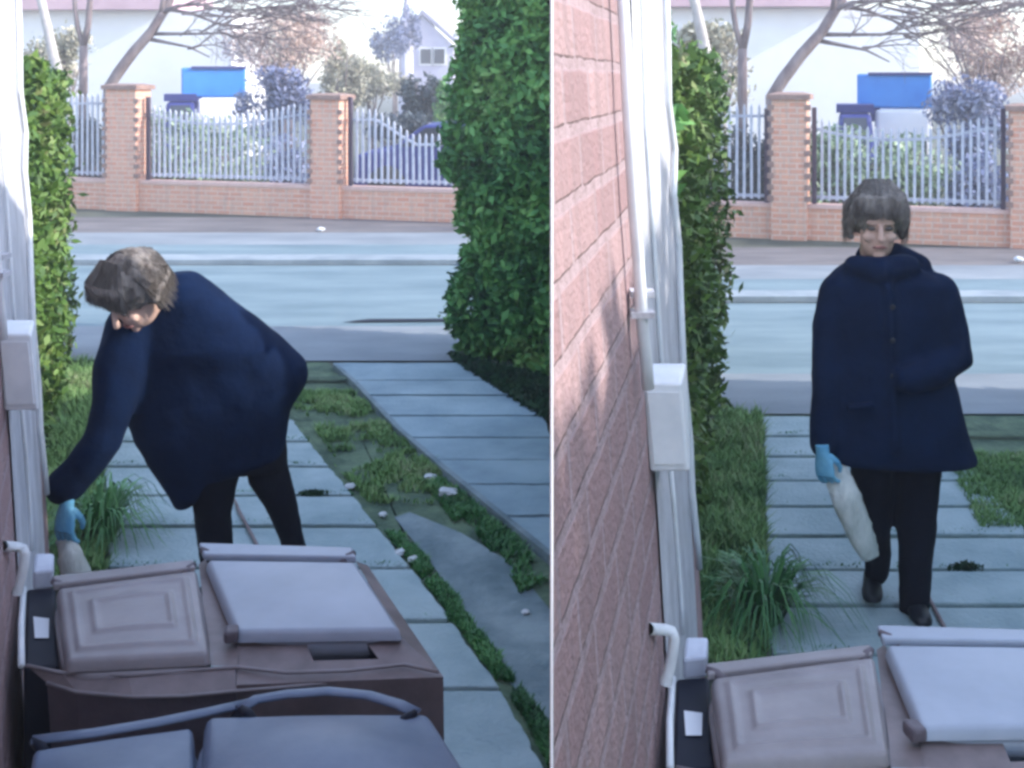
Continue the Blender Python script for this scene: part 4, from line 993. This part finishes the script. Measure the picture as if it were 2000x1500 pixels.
# bag the glove holds
def held(S, pts, label):
    o = None; b = MB(); P_ = [at(x, y, Yy) for x, y, Yy, r in pts]
    n = 26; rs = []
    for i in range(n + 1):
        f = i / n * (len(pts) - 1); k = min(int(f), len(pts) - 2); u = f - k; p = P_[k].lerp(P_[k + 1], u); r = (pts[k][3] * (1 - u) + pts[k + 1][3] * u) * p.y / F
        d = (P_[k + 1] - P_[k]).normalized(); s = d.cross(Vector((0, 1, 0))).normalized(); e = d.cross(s)
        rs.append([p + (s * math.cos(a) + e * math.sin(a) * .55) * r * (1 + .14 * noise.noise(Vector((a * 2.3, i * .6, len(pts))))) for a in [2 * math.pi * j / 18 for j in range(18)]])
    b.rings(rs); o = b.build('plastic_bag', M['paper'], None, True)
    tag(o, label, 'bag'); return o
held('L', [(124, 1040, Y - .21, 12), (126, 1055, Y - .22, 18), (136, 1085, Y - .28, 25), (152, 1130, Y - .27, 30), (165, 1175, Y - .26, 24)], 'pale twisted plastic bag dangling from the blue glove of the bending person')
# --- walking person, right-hand garden
Y = 5.05
t = thing('person', gp(1750, 1205), 'person in navy thigh-length coat walking upright, one blue-gloved hand holding a plastic bag', 'person')
b = MB()
slicebody(b, [(512, 1655, 1775, .07, -.01), (530, 1630, 1812, .10, 0), (552, 1612, 1846, .13, 0), (600, 1606, 1862, .145, 0), (700, 1612, 1858, .15, 0), (745, 1606, 1862, .155, 0), (800, 1600, 1876, .165, 0),
              (850, 1597, 1888, .175, 0), (885, 1597, 1903, .18, 0, 6), (897, 1600, 1904, .175, 0, 6)], Y, pw=.75)
limbt(b, [(1640, 572, Y, 40), (1624, 640, Y - .02, 38), (1618, 730, Y - .05, 35), (1612, 810, Y - .08, 31), (1610, 866, Y - .10, 30)])
limbt(b, [(1832, 570, Y, 40), (1852, 640, Y - .02, 38), (1864, 698, Y - .05, 37), (1826, 724, Y - .14, 33), (1776, 742, Y - .20, 29)])
limbt(b, [(1668, 520, Y - .06, 22), (1720, 528, Y - .12, 26), (1775, 520, Y - .06, 24)])
limbt(b, [(1700, 505, Y + .06, 30), (1750, 505, Y + .06, 34), (1796, 520, Y + .04, 26)])
limbt(b, [(1735, 560, Y - .15, 8), (1742, 700, Y - .16, 7), (1748, 880, Y - .185, 7)])
o = b.build('coat', M['coat'], t); remesh(o, .012, 6, .018, .2)
b = MB()
P1 = [at(x_, y_, Y - .185) for x_, y_ in ((1655, 792), (1706, 786), (1707, 796), (1656, 802))]
b.hexa([p + Vector((0, .02, 0)) for p in P1], [p + Vector((0, -.012, 0)) for p in P1]); shade(bevel(b.build('pocket', M['coat'], t), .004))
b = MB()
for (y_, ) in ((600,), (665,), (735,), (810,)):
    ball(b, at(1744, y_, Y - .178), .011, (1, .5, 1), 8)
b.build('buttons', M['shoe'], t, True)
b = MB()
slicebody(b, [(800, 1660, 1845, .12, 0), (880, 1660, 1842, .12, 0), (905, 1664, 1838, .115, 0)], Y)
limbt(b, [(1700, 880, Y, 44), (1702, 930, Y, 40), (1706, 990, Y + .03, 36), (1712, 1050, Y + .08, 27), (1714, 1090, Y + .13, 26), (1712, 1120, Y + .16, 24)])
limbt(b, [(1793, 880, Y, 46), (1792, 940, Y, 45), (1790, 1020, Y - .01, 39), (1788, 1100, Y - .02, 33), (1786, 1160, Y - .02, 30), (1785, 1200, Y - .01, 29)])
o = b.build('trousers', M['trous'], t); remesh(o, .012, 4, .012, .08)
g1 = gp(1708, 1172); shoe(t, (g1.x, g1.y + .04, .04), (-.25, -1, 0)); g2 = at(1785, 1225, Y); shoe(t, (g2.x, g2.y, .026), (-.05, -1, 0))
hc = at(1712, 440, Y - .02)
R = Matrix.Rotation(math.radians(-6), 3, 'Z') @ Matrix.Rotation(math.radians(10), 3, 'X')
head(t, hc, R, 1.15)
wr = at(1607, 884, Y - .15)
hand(t, wr, (.10, -.05, -1), (.7, .7, 0), M['glove'], 1.05, .6, 1)
held('R', [(1622, 902, Y - .10, 12), (1634, 925, Y - .12, 25), (1652, 970, Y - .15, 29), (1676, 1030, Y - .14, 27), (1692, 1068, Y - .13, 23), (1700, 1088, Y - .12, 18)], 'long pale twisted plastic bag held in the blue glove of the walking person')

# pale even volume added to imitate glare washing out the distance
hz = MB(); hz.box((0, 60, 24), (300, 260, 50)); hm = bpy.data.materials.new('glare_haze'); hm.use_nodes = True; ht = hm.node_tree
for n_ in list(ht.nodes):
    if n_.type == 'BSDF_PRINCIPLED': ht.nodes.remove(n_)
pv = ht.nodes.new('ShaderNodeVolumePrincipled'); pv.inputs['Color'].default_value = (.95, .95, 1, 1); pv.inputs['Density'].default_value = .006
ht.links.new(pv.outputs[0], [n_ for n_ in ht.nodes if n_.type == 'OUTPUT_MATERIAL'][0].inputs['Volume'])
tag(hz.build('glare_haze', hm), kind='stuff')
